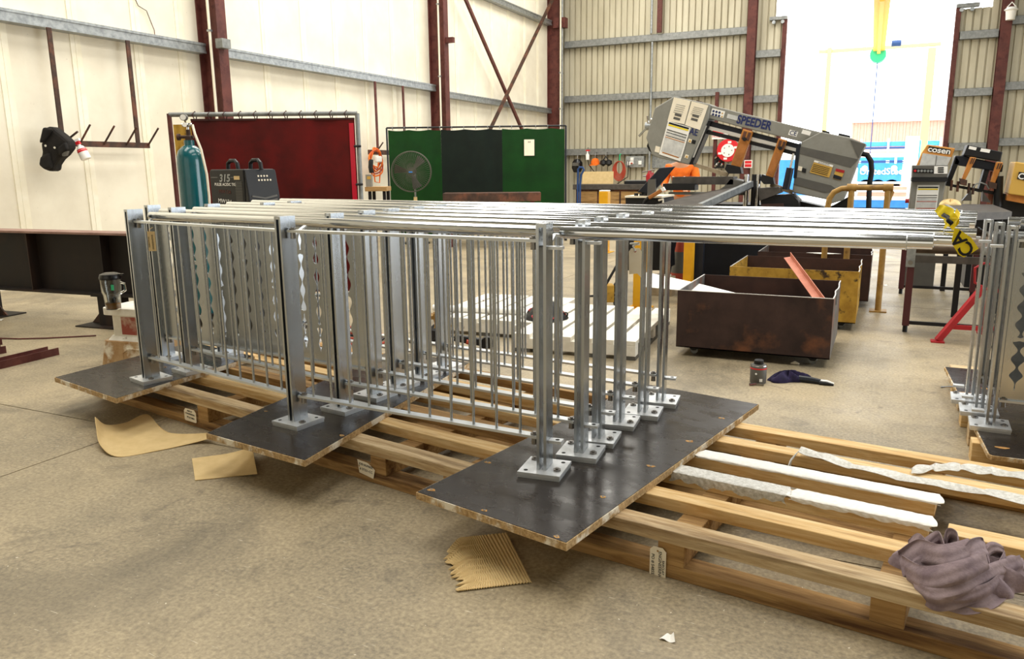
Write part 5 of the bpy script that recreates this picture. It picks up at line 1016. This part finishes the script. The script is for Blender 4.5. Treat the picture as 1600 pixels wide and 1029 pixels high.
# yellow bollards, cone, timber post
def bollard(lab, x, y, top, m='yellow_paint', r=.075):
    o = thing('bollard', lab, 'bollard', (x, y, 0)); MB().box(-r, r, -r, r, .012, top-.02).build('post', m, o, bevel=.012); MB().box(-r*.98, r*.98, -r*.98, r*.98, top-.02, top).build('cap', 'white_clean', o, bevel=.01); MB().box(-r*1.8, r*1.8, -r*1.8, r*1.8, 0, .012).build('base_plate', m, o)
p = WY(945, 297, 13.0); bollard('yellow square bollard seen in front of the far workbench', p.x, 13.0, p.z, r=.08)
p = G(1000, 481); bollard('yellow bollard behind the white pallet', p.x, p.y, .95, r=.065)
p = WY(1077, 390, 8.3); bollard('yellow bollard beside the dirty traffic cone', p.x, 8.3, .98, r=.05)
p = G(1062, 445); o = thing('traffic_cone', 'dirty red and grey traffic cone under the control desk', 'cone', p); MB().box(-.18, .18, -.18, .18, 0, .03).build('base', 'black', o); MB().lathe([(.14, .03), (.115, .16)]).build('red_band', 'hose_red', o, True); MB().lathe([(.115, .16), (.075, .42)]).build('grey_band', 'saw_dark', o, True); MB().lathe([(.075, .42), (.04, .62), (.03, .62)]).build('red_tip', 'hose_red', o, True)
p = G(1116, 440); tag(MB().box(-.05, .05, -.05, .05, 0, .95).build('timber_post', 'timber_dark', bevel=.004), 'brown timber post left of the yellow scrap bin', 'post').location = (p.x, p.y, 0)
p = G(1128, 420); o = thing('paper_bag', 'crumpled white bag beside the brown timber post', 'bag', p); MB().lathe([(0, 0), (.14, 0), (.16, .08), (.12, .2), (.06, .28), (0, .3)], n=9).build('bag_body', 'white_clean', o)
p = G(1082, 430); o = thing('concrete_block', 'pale concrete block at the foot of the bollard', 'block', (p.x+.05, 8.8, 0)); MB().box(-.12, .12, -.08, .08, 0, .22).build('block_body', 'brick_cream', o, bevel=.006); MB().box(-.08, .08, -.04, .04, .22, .24).build('mortar_patch', 'white_paint', o)
# ------------------------------------------------------------------ white pallets, tools and trolley behind the main stack
def white_pallet(lab, x, y, rz, wd, dp, ns=6):
    o = thing('white_pallet', lab, 'pallet', (x, y, 0), rz)
    for yy in (0, dp/2-.05, dp-.1): MB().box(0, wd, yy, yy+.1, .03, .115).build('bearer', 'white_paint', o, bevel=.003)
    for k in range(ns): xx = (wd-.14)*k/(ns-1); MB().box(xx, xx+.14, 0, dp, .115, .15).build('slat', 'white_paint', o, bevel=.003)
    for k in (0, ns//2, ns-1): xx = (wd-.14)*k/(ns-1); MB().box(xx, xx+.14, 0, dp, .0, .028).build('bottom_slat', 'saw_dark', o)
    return o
white_pallet('white painted pallet seen between the right end posts', -2.62, 5.56, R(4), 1.0, 1.5)
white_pallet('white painted pallet carrying chains behind the centre posts', -3.66, 5.95, R(4), 1.0, 1.35)
q = V((-2.62, 6.25, .152)); o = thing('chain_heap', 'heap of chains and tools on the white pallet', 'chain', q); rnd = random.Random(3)
for k in range(46):
    a, r_ = rnd.uniform(0, 6.28), rnd.uniform(0, .2); z = .02+.15*(1-r_/.2)*rnd.uniform(.2, 1); c = V((r_*math.cos(a), r_*math.sin(a)*.8, z)); ax = V((rnd.uniform(-1, 1), rnd.uniform(-1, 1), rnd.uniform(-1, 1))).normalized(); e = ax.orthogonal().normalized(); f = ax.cross(e)
    MB().tube([c+e*.035*math.cos(t)+f*.022*math.sin(t) for t in [j*math.pi/5 for j in range(10)]], .007, 5, True).build('chain_link', ('bolt', 'black', 'galv', 'black', 'yellow_paint', 'red_paint')[k % 6], o)
MB().lathe([(0, 0), (.2, 0), (.18, .03), (.1, .12), (.03, .17), (0, .175)], n=14).build('tool_pile', 'black', o)
p = G(687, 535); o = thing('leather_glove', 'tan leather glove draped over a black tool bag behind the stack', 'glove', p, AZ)
MB().lathe([(0, 0), (.1, 0), (.09, .12), (.05, .16), (0, .16)], n=10).build('tool_bag', 'black', o, True)
MB().grid(lambda u, v: (.065*math.cos(u*6.28)*(1-.3*v)+.02*math.sin(4*v), -.03+.05*math.sin(u*6.28), .1+.16*v+.012*math.sin(9*u*6.28)), 24, 10).build('palm', 'yellow_pipe', o, True)
for k in range(4): MB().tube([(-.05+.03*k, -.05, .22), (-.055+.035*k, -.06, .27-.01*abs(k-1.5)), (-.05+.034*k, -.07, .24)], [.02, .018, .014], 7).build('finger', 'yellow_pipe', o, True)
MB().tube([(.06, -.05, .14), (.09, -.06, .18), (.1, -.07, .15)], [.02, .018, .014], 7).build('thumb', 'yellow_pipe', o, True)
p = G(748, 543); o = thing('angle_grinder', 'black angle grinder lying behind the centre posts', 'grinder', p, AZ)
MB().beam((-.2, 0, .09), (.06, .0, .04), .06, .06).build('grinder_body', 'black', o, bevel=.012); MB().cyl((.07, -.03, .04), (.07, .03, .04), .055, n=16).build('disc_guard', 'black', o, True); MB().cyl((-.1, -.034, .06), (-.06, -.034, .05), .02, n=8).build('red_switch', 'hose_red', o, True); MB().tube([(-.2, 0, .09), (-.3, .05, .12), (-.4, .1, .03), (-.6, .2, .01)], .008, 6).build('power_cord', 'black', o, True)
p = G(560, 532); o = thing('floor_cable', 'coiled red and black cable on the floor behind the left panels', 'cable', p)
for k in range(5): MB().tube([((.28-.03*k)*math.cos(t), (.2-.02*k)*math.sin(t), .012+.02*k+.006*math.sin(3*t)) for t in [j*math.pi/14 for j in range(28)]], .01, 6, True).build('cable_loop', 'hose_red' if k % 2 == 0 else 'black', o, True)
p = G(740, 482, .19); tag(MB().cyl((p.x-.4, p.y-.05, .181), (p.x+.45, p.y+.08, .181), .03, n=12).build('white_pipe', 'white_clean', None, True), 'short white pipe lying on the white pallet with chains', 'pipe')
p = G(935, 484); o = thing('hand_trolley', 'small two wheeled trolley with yellow body behind the stack', 'trolley', p, AZ)
for (x_, y_) in ((-.2, .02), (.2, .1)): MB().tube([(x_+.0, y_+.115*math.cos(t), .14+.115*math.sin(t)) for t in [k*math.pi/12 for k in range(24)]], .025, 8, True).build('tyre', 'rubber', o, True); MB().cyl((x_-.02, y_, .14), (x_+.02, y_, .14), .03, n=12).build('wheel_hub', 'galv', o, True); [MB().cyl((x_, y_, .14), (x_, y_+.1*math.cos(a), .14+.1*math.sin(a)), .006, n=6).build('spoke', 'galv', o) for a in (0, 1.05, 2.1, 3.14, 4.2, 5.24)]
for ob in [c for c in o.children if c.name.startswith(('tyre', 'wheel_hub', 'spoke'))]: ob.rotation_euler = (0, 0, 0)
MB().cyl((-.2, .02, .14), (.2, .1, .14), .012, n=8).build('axle', 'black', o, True); MB().box(.03, .16, -.02, .14, .08, .26).build('yellow_body', 'bin_yellow', o, bevel=.01); MB().tube([(.05, .06, .2), (.28, .1, .6), (.36, .12, .95)], .014, 8).build('handle', 'black', o, True)
p = G(968, 480); tag(MB().box(-.04, .04, -.04, .04, 0, .9).build('timber_post', 'timber_dark', bevel=.004), 'thin brown post left of the yellow bollard behind the stack', 'post').location = (p.x-.35, p.y+.4, 0)
# ------------------------------------------------------------------ workbench and wall tools at the far wall
YW = 20.0; qw = PL(950, 290, 1, 0); qw.o = WY(950, 290, YW); qw.base = V((qw.o.x, qw.o.y, 0)); a, b = qw.uv(897, 288), qw.uv(1012, 296)
o = thing('workbench', 'long steel workbench with brown front at the far wall', 'workbench', qw.base, 0)
MB().box(a[0], b[0], -.1, .8, b[1], a[1]).build('top', 'table_top', o, bevel=.005); MB().box(a[0]+.05, b[0]-.05, .0, .7, .1, b[1]).build('cupboard', 'rust_brown', o)
for k in range(3): w3 = (b[0]-a[0]-.2)/3; MB().box(a[0]+.1+w3*k, a[0]+.05+w3*(k+1), -.02, 0, .16, b[1]-.05).build('cupboard_door', 'timber_dark', o, bevel=.004)
for x_ in (a[0]+.05, b[0]-.15): MB().box(x_, x_+.1, .05, .65, 0, .1).build('foot', 'black', o)
zt = a[1]+.002
u0, u1 = qw.uv(899, 280)[0], qw.uv(948, 280)[0]; e = tag(MB().box(0, u1-u0, -.012, .012, 0, qw.uv(930, 268)[1]-zt).build('ply_offcut', 'cardboard'), 'tan board leaning behind the blue trolley handle', 'board'); e.location = (qw.base.x+u0, YW+.55, zt); e.rotation_euler = (R(-4), 0, 0)
e = thing('pallet_jack_handle', 'dark blue looped pallet jack handle above the far workbench', 'handle', (qw.base.x, YW-.5, 0)); g2 = lambda x_, y_: (qw.uv(x_, y_)[0], 0, qw.uv(x_, y_)[1])
MB().tube([(g2(913, 287)[0], 0, .1), g2(913, 287), g2(913.5, 264), g2(916, 261), g2(921, 261.5), g2(922.5, 265), g2(918, 273), g2(916.5, 287), (g2(916.5, 287)[0], 0, .1)], .028, 8).build('loop', 'blue_dark', e, True); MB().box(g2(908, 287)[0], g2(922, 287)[0], -.3, .3, 0, .12).build('pump_base', 'blue_dark', e)
def on_bench(name, lab, cat, px0, px1, ytop, ybot, m, dy=.3, depth=.3):
    x0_, x1_ = qw.uv(px0, 280)[0], qw.uv(px1, 280)[0]; hgt = qw.uv(px0, ytop)[1]-qw.uv(px0, ybot)[1]
    e = thing(name, lab, cat, (qw.base.x+x0_, YW+dy, zt)); MB().box(0, x1_-x0_, 0, depth, 0, hgt*.8).build('body', m, e, bevel=.01); MB().box(.03, x1_-x0_-.03, .02, depth-.02, hgt*.8, hgt).build('lid', 'galv_dull' if m != 'red_paint' else m, e, bevel=.006); return e, x1_-x0_, hgt
e, w_, h_ = on_bench('tool_box', 'long black tool box on the far workbench', 'tool box', 970, 1006, 280, 286, 'black')
e2, w_, h_ = on_bench('bench_vice', 'red bench vice on the far workbench', 'vice', 1000, 1010, 268, 286, 'red_paint', .55); MB().cyl((-.1, .1, h_*.7), (w_+.1, .1, h_*.7), .025, n=8).build('spindle', 'bolt', e2, True)
e3, w_, h_ = on_bench('clamp_press', 'red arbour press at the right end of the far workbench', 'press', 1013-6, 1012, 266, 287, 'red_paint', .2); MB().cyl((-.15, .1, h_*.9), (.2, .1, h_*1.1), .02, n=8).build('press_lever', 'bolt', e3, True)
YH = YB-.35
def hang(px_, py_): p = WY(px_, py_, YH); return p
def hook(par): MB().tube([(0, .15, .32), (0, .02, .3), (0, 0, .2), (0, 0, .1)], .012, 6).build('hook', 'bolt', par, True)
p = hang(902, 258); e = thing('welding_helmet', 'black welding helmet hanging at the left of the wall girt', 'helmet', p); MB().lathe([(0, .2), (.1, .18), (.17, .08), (.18, -.08), (.12, -.22), (0, -.24)], n=16).build('shell', 'black_gloss', e, True); MB().box(-.1, .1, -.19, -.15, -.02, .08).build('visor', 'saw_dark', e); hook(e)
p = hang(930, 254); e = thing('hard_hat', 'orange hard hat hanging on the wall girt', 'helmet', p); MB().lathe([(.17, -.06), (.14, -.06), (.135, .04), (.09, .12), (0, .15)], n=20).build('shell', 'orange_shirt', e, True); MB().box(-.12, .12, -.2, -.12, -.09, -.06).build('peak', 'orange_shirt', e); hook(e)
p = hang(946.5, 254); e = thing('ear_muffs', 'black bundle of ear muffs beside the orange hard hat', 'ear muffs', p); MB().lathe([(0, .1), (.1, .06), (.12, -.04), (0, -.12)], (-.08, 0, 0), 12).build('cup', 'black', e, True); MB().lathe([(0, .1), (.1, .06), (.12, -.04), (0, -.12)], (.1, 0, 0), 12).build('cup', 'black', e, True); MB().tube([(-.1, 0, .05), (0, 0, .2), (.1, 0, .05)], .02, 6).build('headband', 'black', e, True); hook(e)
p = hang(918, 242); e = thing('spray_bottle', 'white spray bottle hooked on the far wall girt', 'bottle', p); MB().lathe([(0, -.15), (.06, -.15), (.06, 0), (.02, .06), (.02, .12), (0, .12)], n=12).build('bottle_body', 'white_clean', e, True); MB().box(-.05, .08, -.02, .02, .12, .16).build('spray_head', 'red_reel', e); MB().tube([(0, .12, .22), (0, 0, .22), (0, 0, .15)], .012, 6).build('hook', 'bolt', e, True)
p = hang(968, 262); e = thing('cable_coil', 'coiled red air hose hanging on the wall girt', 'hose', p)
for k in range(6): MB().tube([((.11+.02*k)*math.sin(t), -.03*k*.3, -.02*k+(.2+.02*k)*math.cos(t)) for t in [j*math.pi/12 for j in range(24)]], .016, 6, True).build('hose_loop', 'hose_red', e, True)
MB().tube([(0, .12, .42), (0, 0, .4), (0, 0, .2)], .02, 6).build('strap', 'green_label', e, True)
a, b = WY(980, 244, YB-.05), WY(1008, 261, YB-.05); e = thing('power_board', 'grey power board with white outlets on the ribbed wall', 'power board', (a.x, YB-.2, b.z)); MB().box(0, b.x-a.x, 0, .19, 0, a.z-b.z).build('panel', 'galv', e)
for (fx, fz) in ((.2, .35), (.36, .45), (.36, .7), (.8, .4)): MB().box(fx*(b.x-a.x)-.05, fx*(b.x-a.x)+.05, -.05, 0, fz*(a.z-b.z)-.06, fz*(a.z-b.z)+.06).build('outlet', 'white_clean', e, bevel=.01)
MB().box(.36*(b.x-a.x)-.03, .36*(b.x-a.x)+.03, -.07, -.05, .3*(a.z-b.z), .42*(a.z-b.z)).build('red_plug', 'hose_red', e); MB().tube([(.2*(b.x-a.x), -.05, .2), (.1, -.08, -.3), (-.3, -.1, -.55), (-.7, -.1, -.5), (-1.2, -.1, .1), (-1.3, 0, .4)], .014, 6).build('flex', 'black', e, True)
# hose reel and its sign
p = WY(1138, 235, YB-.5); e = thing('hose_reel', 'red fire hose reel with white hub on the ribbed wall', 'hose reel', p)
MB().lathe([(.0, -.08), (.31, -.08), (.33, -.05), (.33, .05), (.31, .08), (0, .08)], n=32).build('reel_drum', 'red_reel', e, True); MB().lathe([(0, .081), (.19, .081), (.19, .1), (0, .1)], n=28).build('hub_disc', 'white_clean', e, True)
for a_ in (80, 20, 255, 200): MB().box(.24*math.cos(R(a_))-.05, .24*math.cos(R(a_))+.05, .24*math.sin(R(a_))-.03, .24*math.sin(R(a_))+.03, .081, .088).build('white_mark', 'white_clean', e)
for k in range(5): MB().cyl((.12*math.cos(k*1.26), .12*math.sin(k*1.26), .1), (.12*math.cos(k*1.26), .12*math.sin(k*1.26), .108), .018, n=8).build('hub_bolt', 'bolt', e)
e.rotation_euler = (R(90), 0, 0); MB().cyl((0, 0, -.08), (0, 0, -.48), .04, n=10).build('axle', 'galv_dull', e, True)
a, b = WY(1113, 206, YB-.33), WY(1137, 217, YB-.33); e = thing('hose_reel_sign', 'red and white sign lettered HOSE REEL', 'sign', (a.x, YB-.33, b.z)); w_, h_ = b.x-a.x, a.z-b.z
MB().box(0, w_, -.02, .02, 0, h_*.72).build('white_panel', 'white_clean', e); MB().box(.02, w_*.8, -.02, .02, h_*.74, h_*1.25).build('red_panel', 'red_reel', e); text('HOSE REEL', .09, 'red_reel', e, upright(w_*.5, h_*.36, -.022), bold=.001); MB().box(.04, .14, .02, .03, 0, h_).build('bracket', 'rust_red', e)
p = WY(1124, 252, YB-.4); e = thing('hose_nozzles', 'cluster of chrome hose nozzles below the hose reel sign', 'nozzle', p)
for (dx, dz) in ((-.12, .1), (0, .16), (.1, .05), (-.04, -.05), (.06, -.12), (-.12, -.14)): MB().cyl((dx, 0, dz), (dx+.06, -.06, dz+.05), .035, n=10).build('nozzle_tip', 'chrome', e, True)
MB().cyl((-.05, .3, 0), (-.05, 0, 0), .03, n=8).build('wall_bracket', 'black', e); MB().box(-.15, .15, .0, .03, -.2, .2).build('back_plate', 'black', e)
a, b = WY(1163, 250, YB-.36), WY(1175, 262, YB-.36); e = thing('safety_sign', 'small red and white safety sign on the door column', 'sign', (a.x, YB-.36, b.z)); w_, h_ = b.x-a.x, a.z-b.z; MB().box(0, w_, -.01, .02, 0, h_).build('panel', 'white_clean', e); MB().box(.02, w_-.02, -.013, -.01, h_*.55, h_*.9).build('red_field', 'red_reel', e); MB().box(.02, w_-.02, -.013, -.01, h_*.1, h_*.48).build('red_field', 'red_reel', e)
a = WY(1580, 20, YB-.5); e = thing('wall_siren', 'white siren lantern on the right door column', 'siren', (a.x, YB-.45, a.z)); MB().lathe([(0, -.16), (.1, -.16), (.12, .05), (.16, .08), (.1, .14), (0, .16)], n=14).build('housing', 'white_clean', e, True); MB().tube([(-.1, 0, .14), (0, 0, .26), (.1, 0, .14)], .015, 6).build('bail', 'white_clean', e, True); MB().box(-.04, .04, 0, .14, -.05, .05).build('bracket', 'galv', e)
tag(MB().box(-.45, .45, 0, .04, 0, .6).build('wall_panel', 'galv'), 'grey sheet panel on the ribbed wall behind the saw head', 'panel').location = (WY(1040, 258, YB-.12).x, YB-.05, WY(1040, 262, YB-.1).z)
# ------------------------------------------------------------------ worker in an orange shirt behind the saw
import bmesh
def skin_fig(name, verts, edges, radii, m, parent, sub=2):
    bm = bmesh.new(); ly = bm.verts.layers.skin.verify(); vs = [bm.verts.new(v) for v in verts]
    for e_ in edges: bm.edges.new((vs[e_[0]], vs[e_[1]]))
    for v, r_ in zip(vs, radii): v[ly].radius = r_ if isinstance(r_, tuple) else (r_, r_)
    vs[0][ly].use_root = True
    me = bpy.data.meshes.new(name); bm.to_mesh(me); bm.free(); me.materials.append(MATS[m]); o = bpy.data.objects.new(name, me); COL.objects.link(o); o.parent = parent
    o.modifiers.new('skin', 'SKIN'); s_ = o.modifiers.new('sub', 'SUBSURF'); s_.levels = sub; s_.render_levels = sub
    s_ = o.modifiers['skin']; s_.use_smooth_shade = True
    return o
pp = WY(1067, 262, 12.6); per = thing('person', 'worker in an orange shirt bending behind the saw', 'person', (pp.x, pp.y, 0), R(180))
J = [(0, 0, .95), (0, .03, 1.12), (0, .08, 1.3), (0, .1, 1.44), (0, .12, 1.52), (0, .16, 1.58), (0, .2, 1.68), (0, .2, 1.78),
     (.1, 0, .9), (.12, .02, .5), (.12, -.02, .09), (.12, .12, .04), (-.1, 0, .9), (-.12, .02, .5), (-.12, -.02, .09), (-.12, .12, .04),
     (.2, .1, 1.44), (.26, .14, 1.2), (.2, .36, 1.12), (.18, .44, 1.1), (-.2, .1, 1.44), (-.26, .14, 1.2), (-.2, .36, 1.12), (-.18, .44, 1.1)]
E_ = [(0, 1), (1, 2), (2, 3), (3, 4), (4, 5), (5, 6), (6, 7), (0, 8), (8, 9), (9, 10), (10, 11), (0, 12), (12, 13), (13, 14), (14, 15), (3, 16), (16, 17), (17, 18), (18, 19), (3, 20), (20, 21), (21, 22), (22, 23)]
RD = [.13, .125, .14, .12, .06, .055, .09, .08, .085, .06, .045, .04, .085, .06, .045, .04, .06, .045, .033, .03, .06, .045, .033, .03]
skin_fig('body', J, E_, RD, 'skin', per)
SH = [J[0], J[1], J[2], J[3], J[16], J[17], (.23, .25, 1.16), J[20], J[21], (-.23, .25, 1.16)]
skin_fig('shirt', SH, [(0, 1), (1, 2), (2, 3), (3, 4), (4, 5), (5, 6), (3, 7), (7, 8), (8, 9)], [.15, .145, .165, .13, .085, .066, .056, .085, .066, .056], 'orange_shirt', per)
skin_fig('trousers', [(0, 0, 1.0), J[8], J[9], (.12, -.01, .12), J[12], J[13], (-.12, -.01, .12)], [(0, 1), (1, 2), (2, 3), (0, 4), (4, 5), (5, 6)], [.15, .105, .08, .07, .105, .08, .07], 'navy', per)
MB().lathe([(0, .13), (.07, .11), (.1, .05), (.105, -.02), (.09, -.05)], (0, .18, 1.76), 16).build('hair', 'rust_brown', per, True)
for sx in (-1, 1):
    MB().lathe([(0, -.012), (.01, 0), (0, .012)], (sx*.035, .285, 1.72), 8).build('eye', 'ink', per); MB().box(sx*.095-.008, sx*.095+.008, .18, .22, 1.68, 1.74).build('ear', 'skin', per, bevel=.006)
    for k in range(4): MB().tube([(sx*(.15+.018*k), .45, 1.1), (sx*(.145+.018*k), .5, 1.095), (sx*(.145+.018*k), .53, 1.075)], [.011, .0095, .008], 6).build('finger', 'skin', per, True)
    MB().tube([(sx*.15, .43, 1.1), (sx*.125, .46, 1.1), (sx*.125, .49, 1.09)], [.012, .0105, .009], 6).build('thumb', 'skin', per, True)
MB().prism([(0, 0), (.02, -.035), (-.02, -.035)], .285, .315).build('nose', 'skin', per).location = (0, 0, 1.715); MB().box(-.025, .025, .28, .29, 1.645, 1.652).build('mouth', 'hem', per)
MB().tube([(-.1, .26, 1.3), (0, .28, 1.28), (.1, .26, 1.3)], .006, 6).build('shirt_seam', 'tag_card', per, True)
# ------------------------------------------------------------------ the yard outside the doorway
gr = struct(MB().box(-40, 40, YB+.2, 110, -.12, -.02).build('yard_ground', 'ground_out'), 'pale concrete yard outside the doorway')
def far(name, lab, cat, Y, px0, py0, px1, py1, m, depth, parts=None, z0=None):
    a, b = WY(px0, py0, Y), WY(px1, py1, Y); zb_ = b.z if z0 is None else z0
    e = thing(name, lab, cat, (a.x, Y, 0)); MB().box(0, b.x-a.x, 0, depth, zb_, a.z).build('body', m, e); return e, b.x-a.x, a.z, zb_
e, w_, zt, zb_ = far('warehouse', 'distant red ribbed warehouse beyond the yard', 'building', 75, 1332, 192, 1500, 218, 'far_red', 14, z0=0)
for k in range(int(w_/.5)): MB().box(.5*k, .5*k+.12, -.08, 0, 0, zt).build('cladding_rib', 'far_red', e)
MB().box(-.3, w_+.3, -.4, 14.4, zt, zt+.25).build('roof_edge', 'far_white', e); MB().box(0, w_, -.15, 0, 0, 2.7).build('white_base', 'far_white', e)
for k in range(6): MB().box(w_*(.08+.15*k), w_*(.08+.15*k)+1.0, -.2, -.1, 1.2, 2.0).build('dock_window', 'blue_dark', e)
def rack(lab, Y, px0, px1, rows, posts):
    a, b = WY(px0, rows[0][0], Y), WY(px1, rows[0][0], Y); e = thing('steel_rack', lab, 'rack', (a.x, Y, 0)); w_ = b.x-a.x
    for x_ in posts: MB().box(w_*x_-.06, w_*x_+.06, 0, .12, 0, WY(px0, rows[0][0], Y).z+.2).build('rack_post', 'far_white', e)
    for (ya, yb_, m) in rows: za, zb_ = WY(px0, yb_, Y).z, WY(px0, ya, Y).z; MB().box(0, w_, .12, 1.0, za, zb_).build('stacked_steel', m, e)
    return e
rack('far storage rack stacked with blue steel', 58, 1346, 1470, ((222, 229, 'blue_steel'), (230, 233, 'blue_dark'), (237, 239, 'far_red'), (241, 243, 'far_white')), (0, .35, .7, 1))
rack('blue steel rack in front of the far warehouse', 50, 1335, 1455, ((246, 251, 'blue_steel'), (252.5, 254, 'blue_dark'), (255, 257, 'blue_steel')), (0, .55, 1))
e, w_, zt, zb_ = far('delivery_truck', 'blue truck body lettered UnitedSteel in the bright yard', 'truck', 42, 1341, 256, 1408, 283, 'blue_steel', 2.2)
MB().box(-.1, w_+.1, -.02, 2.2, .55, zb_-.02).build('white_bed', 'far_white', e); MB().box(-.3, w_+.5, 0, 2.2, .42, .55).build('red_chassis', 'far_red', e)
text('UnitedSteel', .42, 'far_white', e, upright(w_*.56, zb_+(zt-zb_)*.55, -.03), bold=.006, depth=.004)
for x_ in (.3, w_-.35): MB().cyl((x_, -.03, zt-.22), (x_, 0, zt-.22), .14, n=16).build('white_roundel', 'far_white', e)
for x_ in (.4, w_-.4, w_-1.0): MB().cyl((x_, 0, .38), (x_, .3, .38), .38, n=18).build('truck_wheel', 'rubber', e, True)
e, w_, zt, zb_ = far('steel_stack', 'low stack of red and white steel in the yard', 'steel stack', 36, 1340, 300, 1416, 306, 'far_red', 1.2, z0=0); MB().box(0, w_, -.02, 1.2, zt, zt+.1).build('white_layer', 'far_white', e); MB().box(0, w_, -.05, 1.2, zt+.1, zt+.22).build('red_layer', 'far_red', e)
e, w_, zt, zb_ = far('blue_skip', 'low blue skip just outside the doorway', 'skip', 29, 1330, 312, 1418, 345, 'blue_steel', 1.4, z0=.05); MB().box(-.03, w_+.03, -.03, 1.43, zt, zt+.06).build('skip_rim', 'far_white', e); MB().box(.1, w_-.1, .1, 1.3, 0, .05).build('skip_feet', 'blue_dark', e)
e, w_, zt, zb_ = far('blue_skip', 'blue loaded skip seen under the saw head', 'skip', 33, 1205, 250, 1262, 275, 'blue_steel', 1.4, z0=.3); MB().box(-.1, w_+.1, -.1, 1.4, .05, .3).build('skip_feet', 'far_white', e); MB().box(0, w_, .1, 1.2, zt, zt+.5).build('skip_load', 'far_white', e)
# yellow yard crane
e = thing('yard_crane', 'yellow gantry crane with teal hoist outside the doorway', 'crane', (0, 0, 0))
a, b = WY(1378, 0, 30), WY(1372, 73, 36); zg = WY(1372, 73, 36).z
p0 = G(1377, 0, zg) if False else None
d_ = ray(1374, 72); P0 = EYE+d_*(36/d_.y); d2 = ray(1380, -20); tt = (P0.z-H)/d2.z; P1 = EYE+d2*tt
MB().beam(P0, P1, .42, .5).build('girder', 'girder_yellow', e); MB().beam(P0+V((0, 0, -.3)), P1+V((0, 0, -.3)), .12, .12).build('runway_rail', 'girder_yellow', e)
Hc = WY(1372, 86, P0.y-.3); MB().cyl(Hc+V((0, -.25, 0)), Hc+V((0, .25, 0)), .3, n=20).build('hoist_drum', 'green_label', e, True); MB().box(Hc.x-.2, Hc.x+.2, Hc.y-.2, Hc.y+.2, Hc.z+.25, P0.z-.2).build('hoist_trolley', 'hose_red', e); MB().cyl(Hc+V((.45, 0, .4)), Hc+V((.8, 0, .4)), .12, n=12).build('hoist_motor', 'blue_dark', e, True); MB().cyl((Hc.x, Hc.y, 1.9), (Hc.x, Hc.y, Hc.z-.28), .02, n=6).build('hoist_chain', 'blue_dark', e)
Yc = 44
for px_ in (1288, 1445): c_ = WY(px_, 200, Yc); hw = .1 if px_ < 1300 else .17; MB().box(c_.x-hw, c_.x+hw, Yc-.2, Yc+.2, 0, WY(px_, 76, Yc).z).build('crane_leg', 'crane_yellow', e)
a, b = WY(1280, 79, Yc), WY(1470, 71, Yc); MB().beam(V((a.x, Yc, (a.z+b.z)/2)), V((b.x, Yc, (a.z+b.z)/2)), .3, .14).build('cross_beam', 'crane_yellow', e)
e = thing('flag_pole', 'slim white pole in the bright yard', 'pole', (WY(1425, 230, 40).x, 40, 0)); MB().cyl((0, 0, .1), (0, 0, WY(1425, 213, 40).z), .28, n=14).build('pole_shaft', 'far_white', e, True); MB().box(-.4, .4, -.4, .4, 0, .1).build('pole_base', 'far_white', e)
e = thing('blue_post', 'slim blue post beside the white pole in the yard', 'post', (WY(1435, 230, 42).x, 42, 0)); MB().cyl((0, 0, .05), (0, 0, WY(1435, 219, 42).z), .1, n=10).build('post_shaft', 'blue_steel', e, True); MB().box(-.2, .2, -.2, .2, 0, .05).build('post_base', 'blue_dark', e)
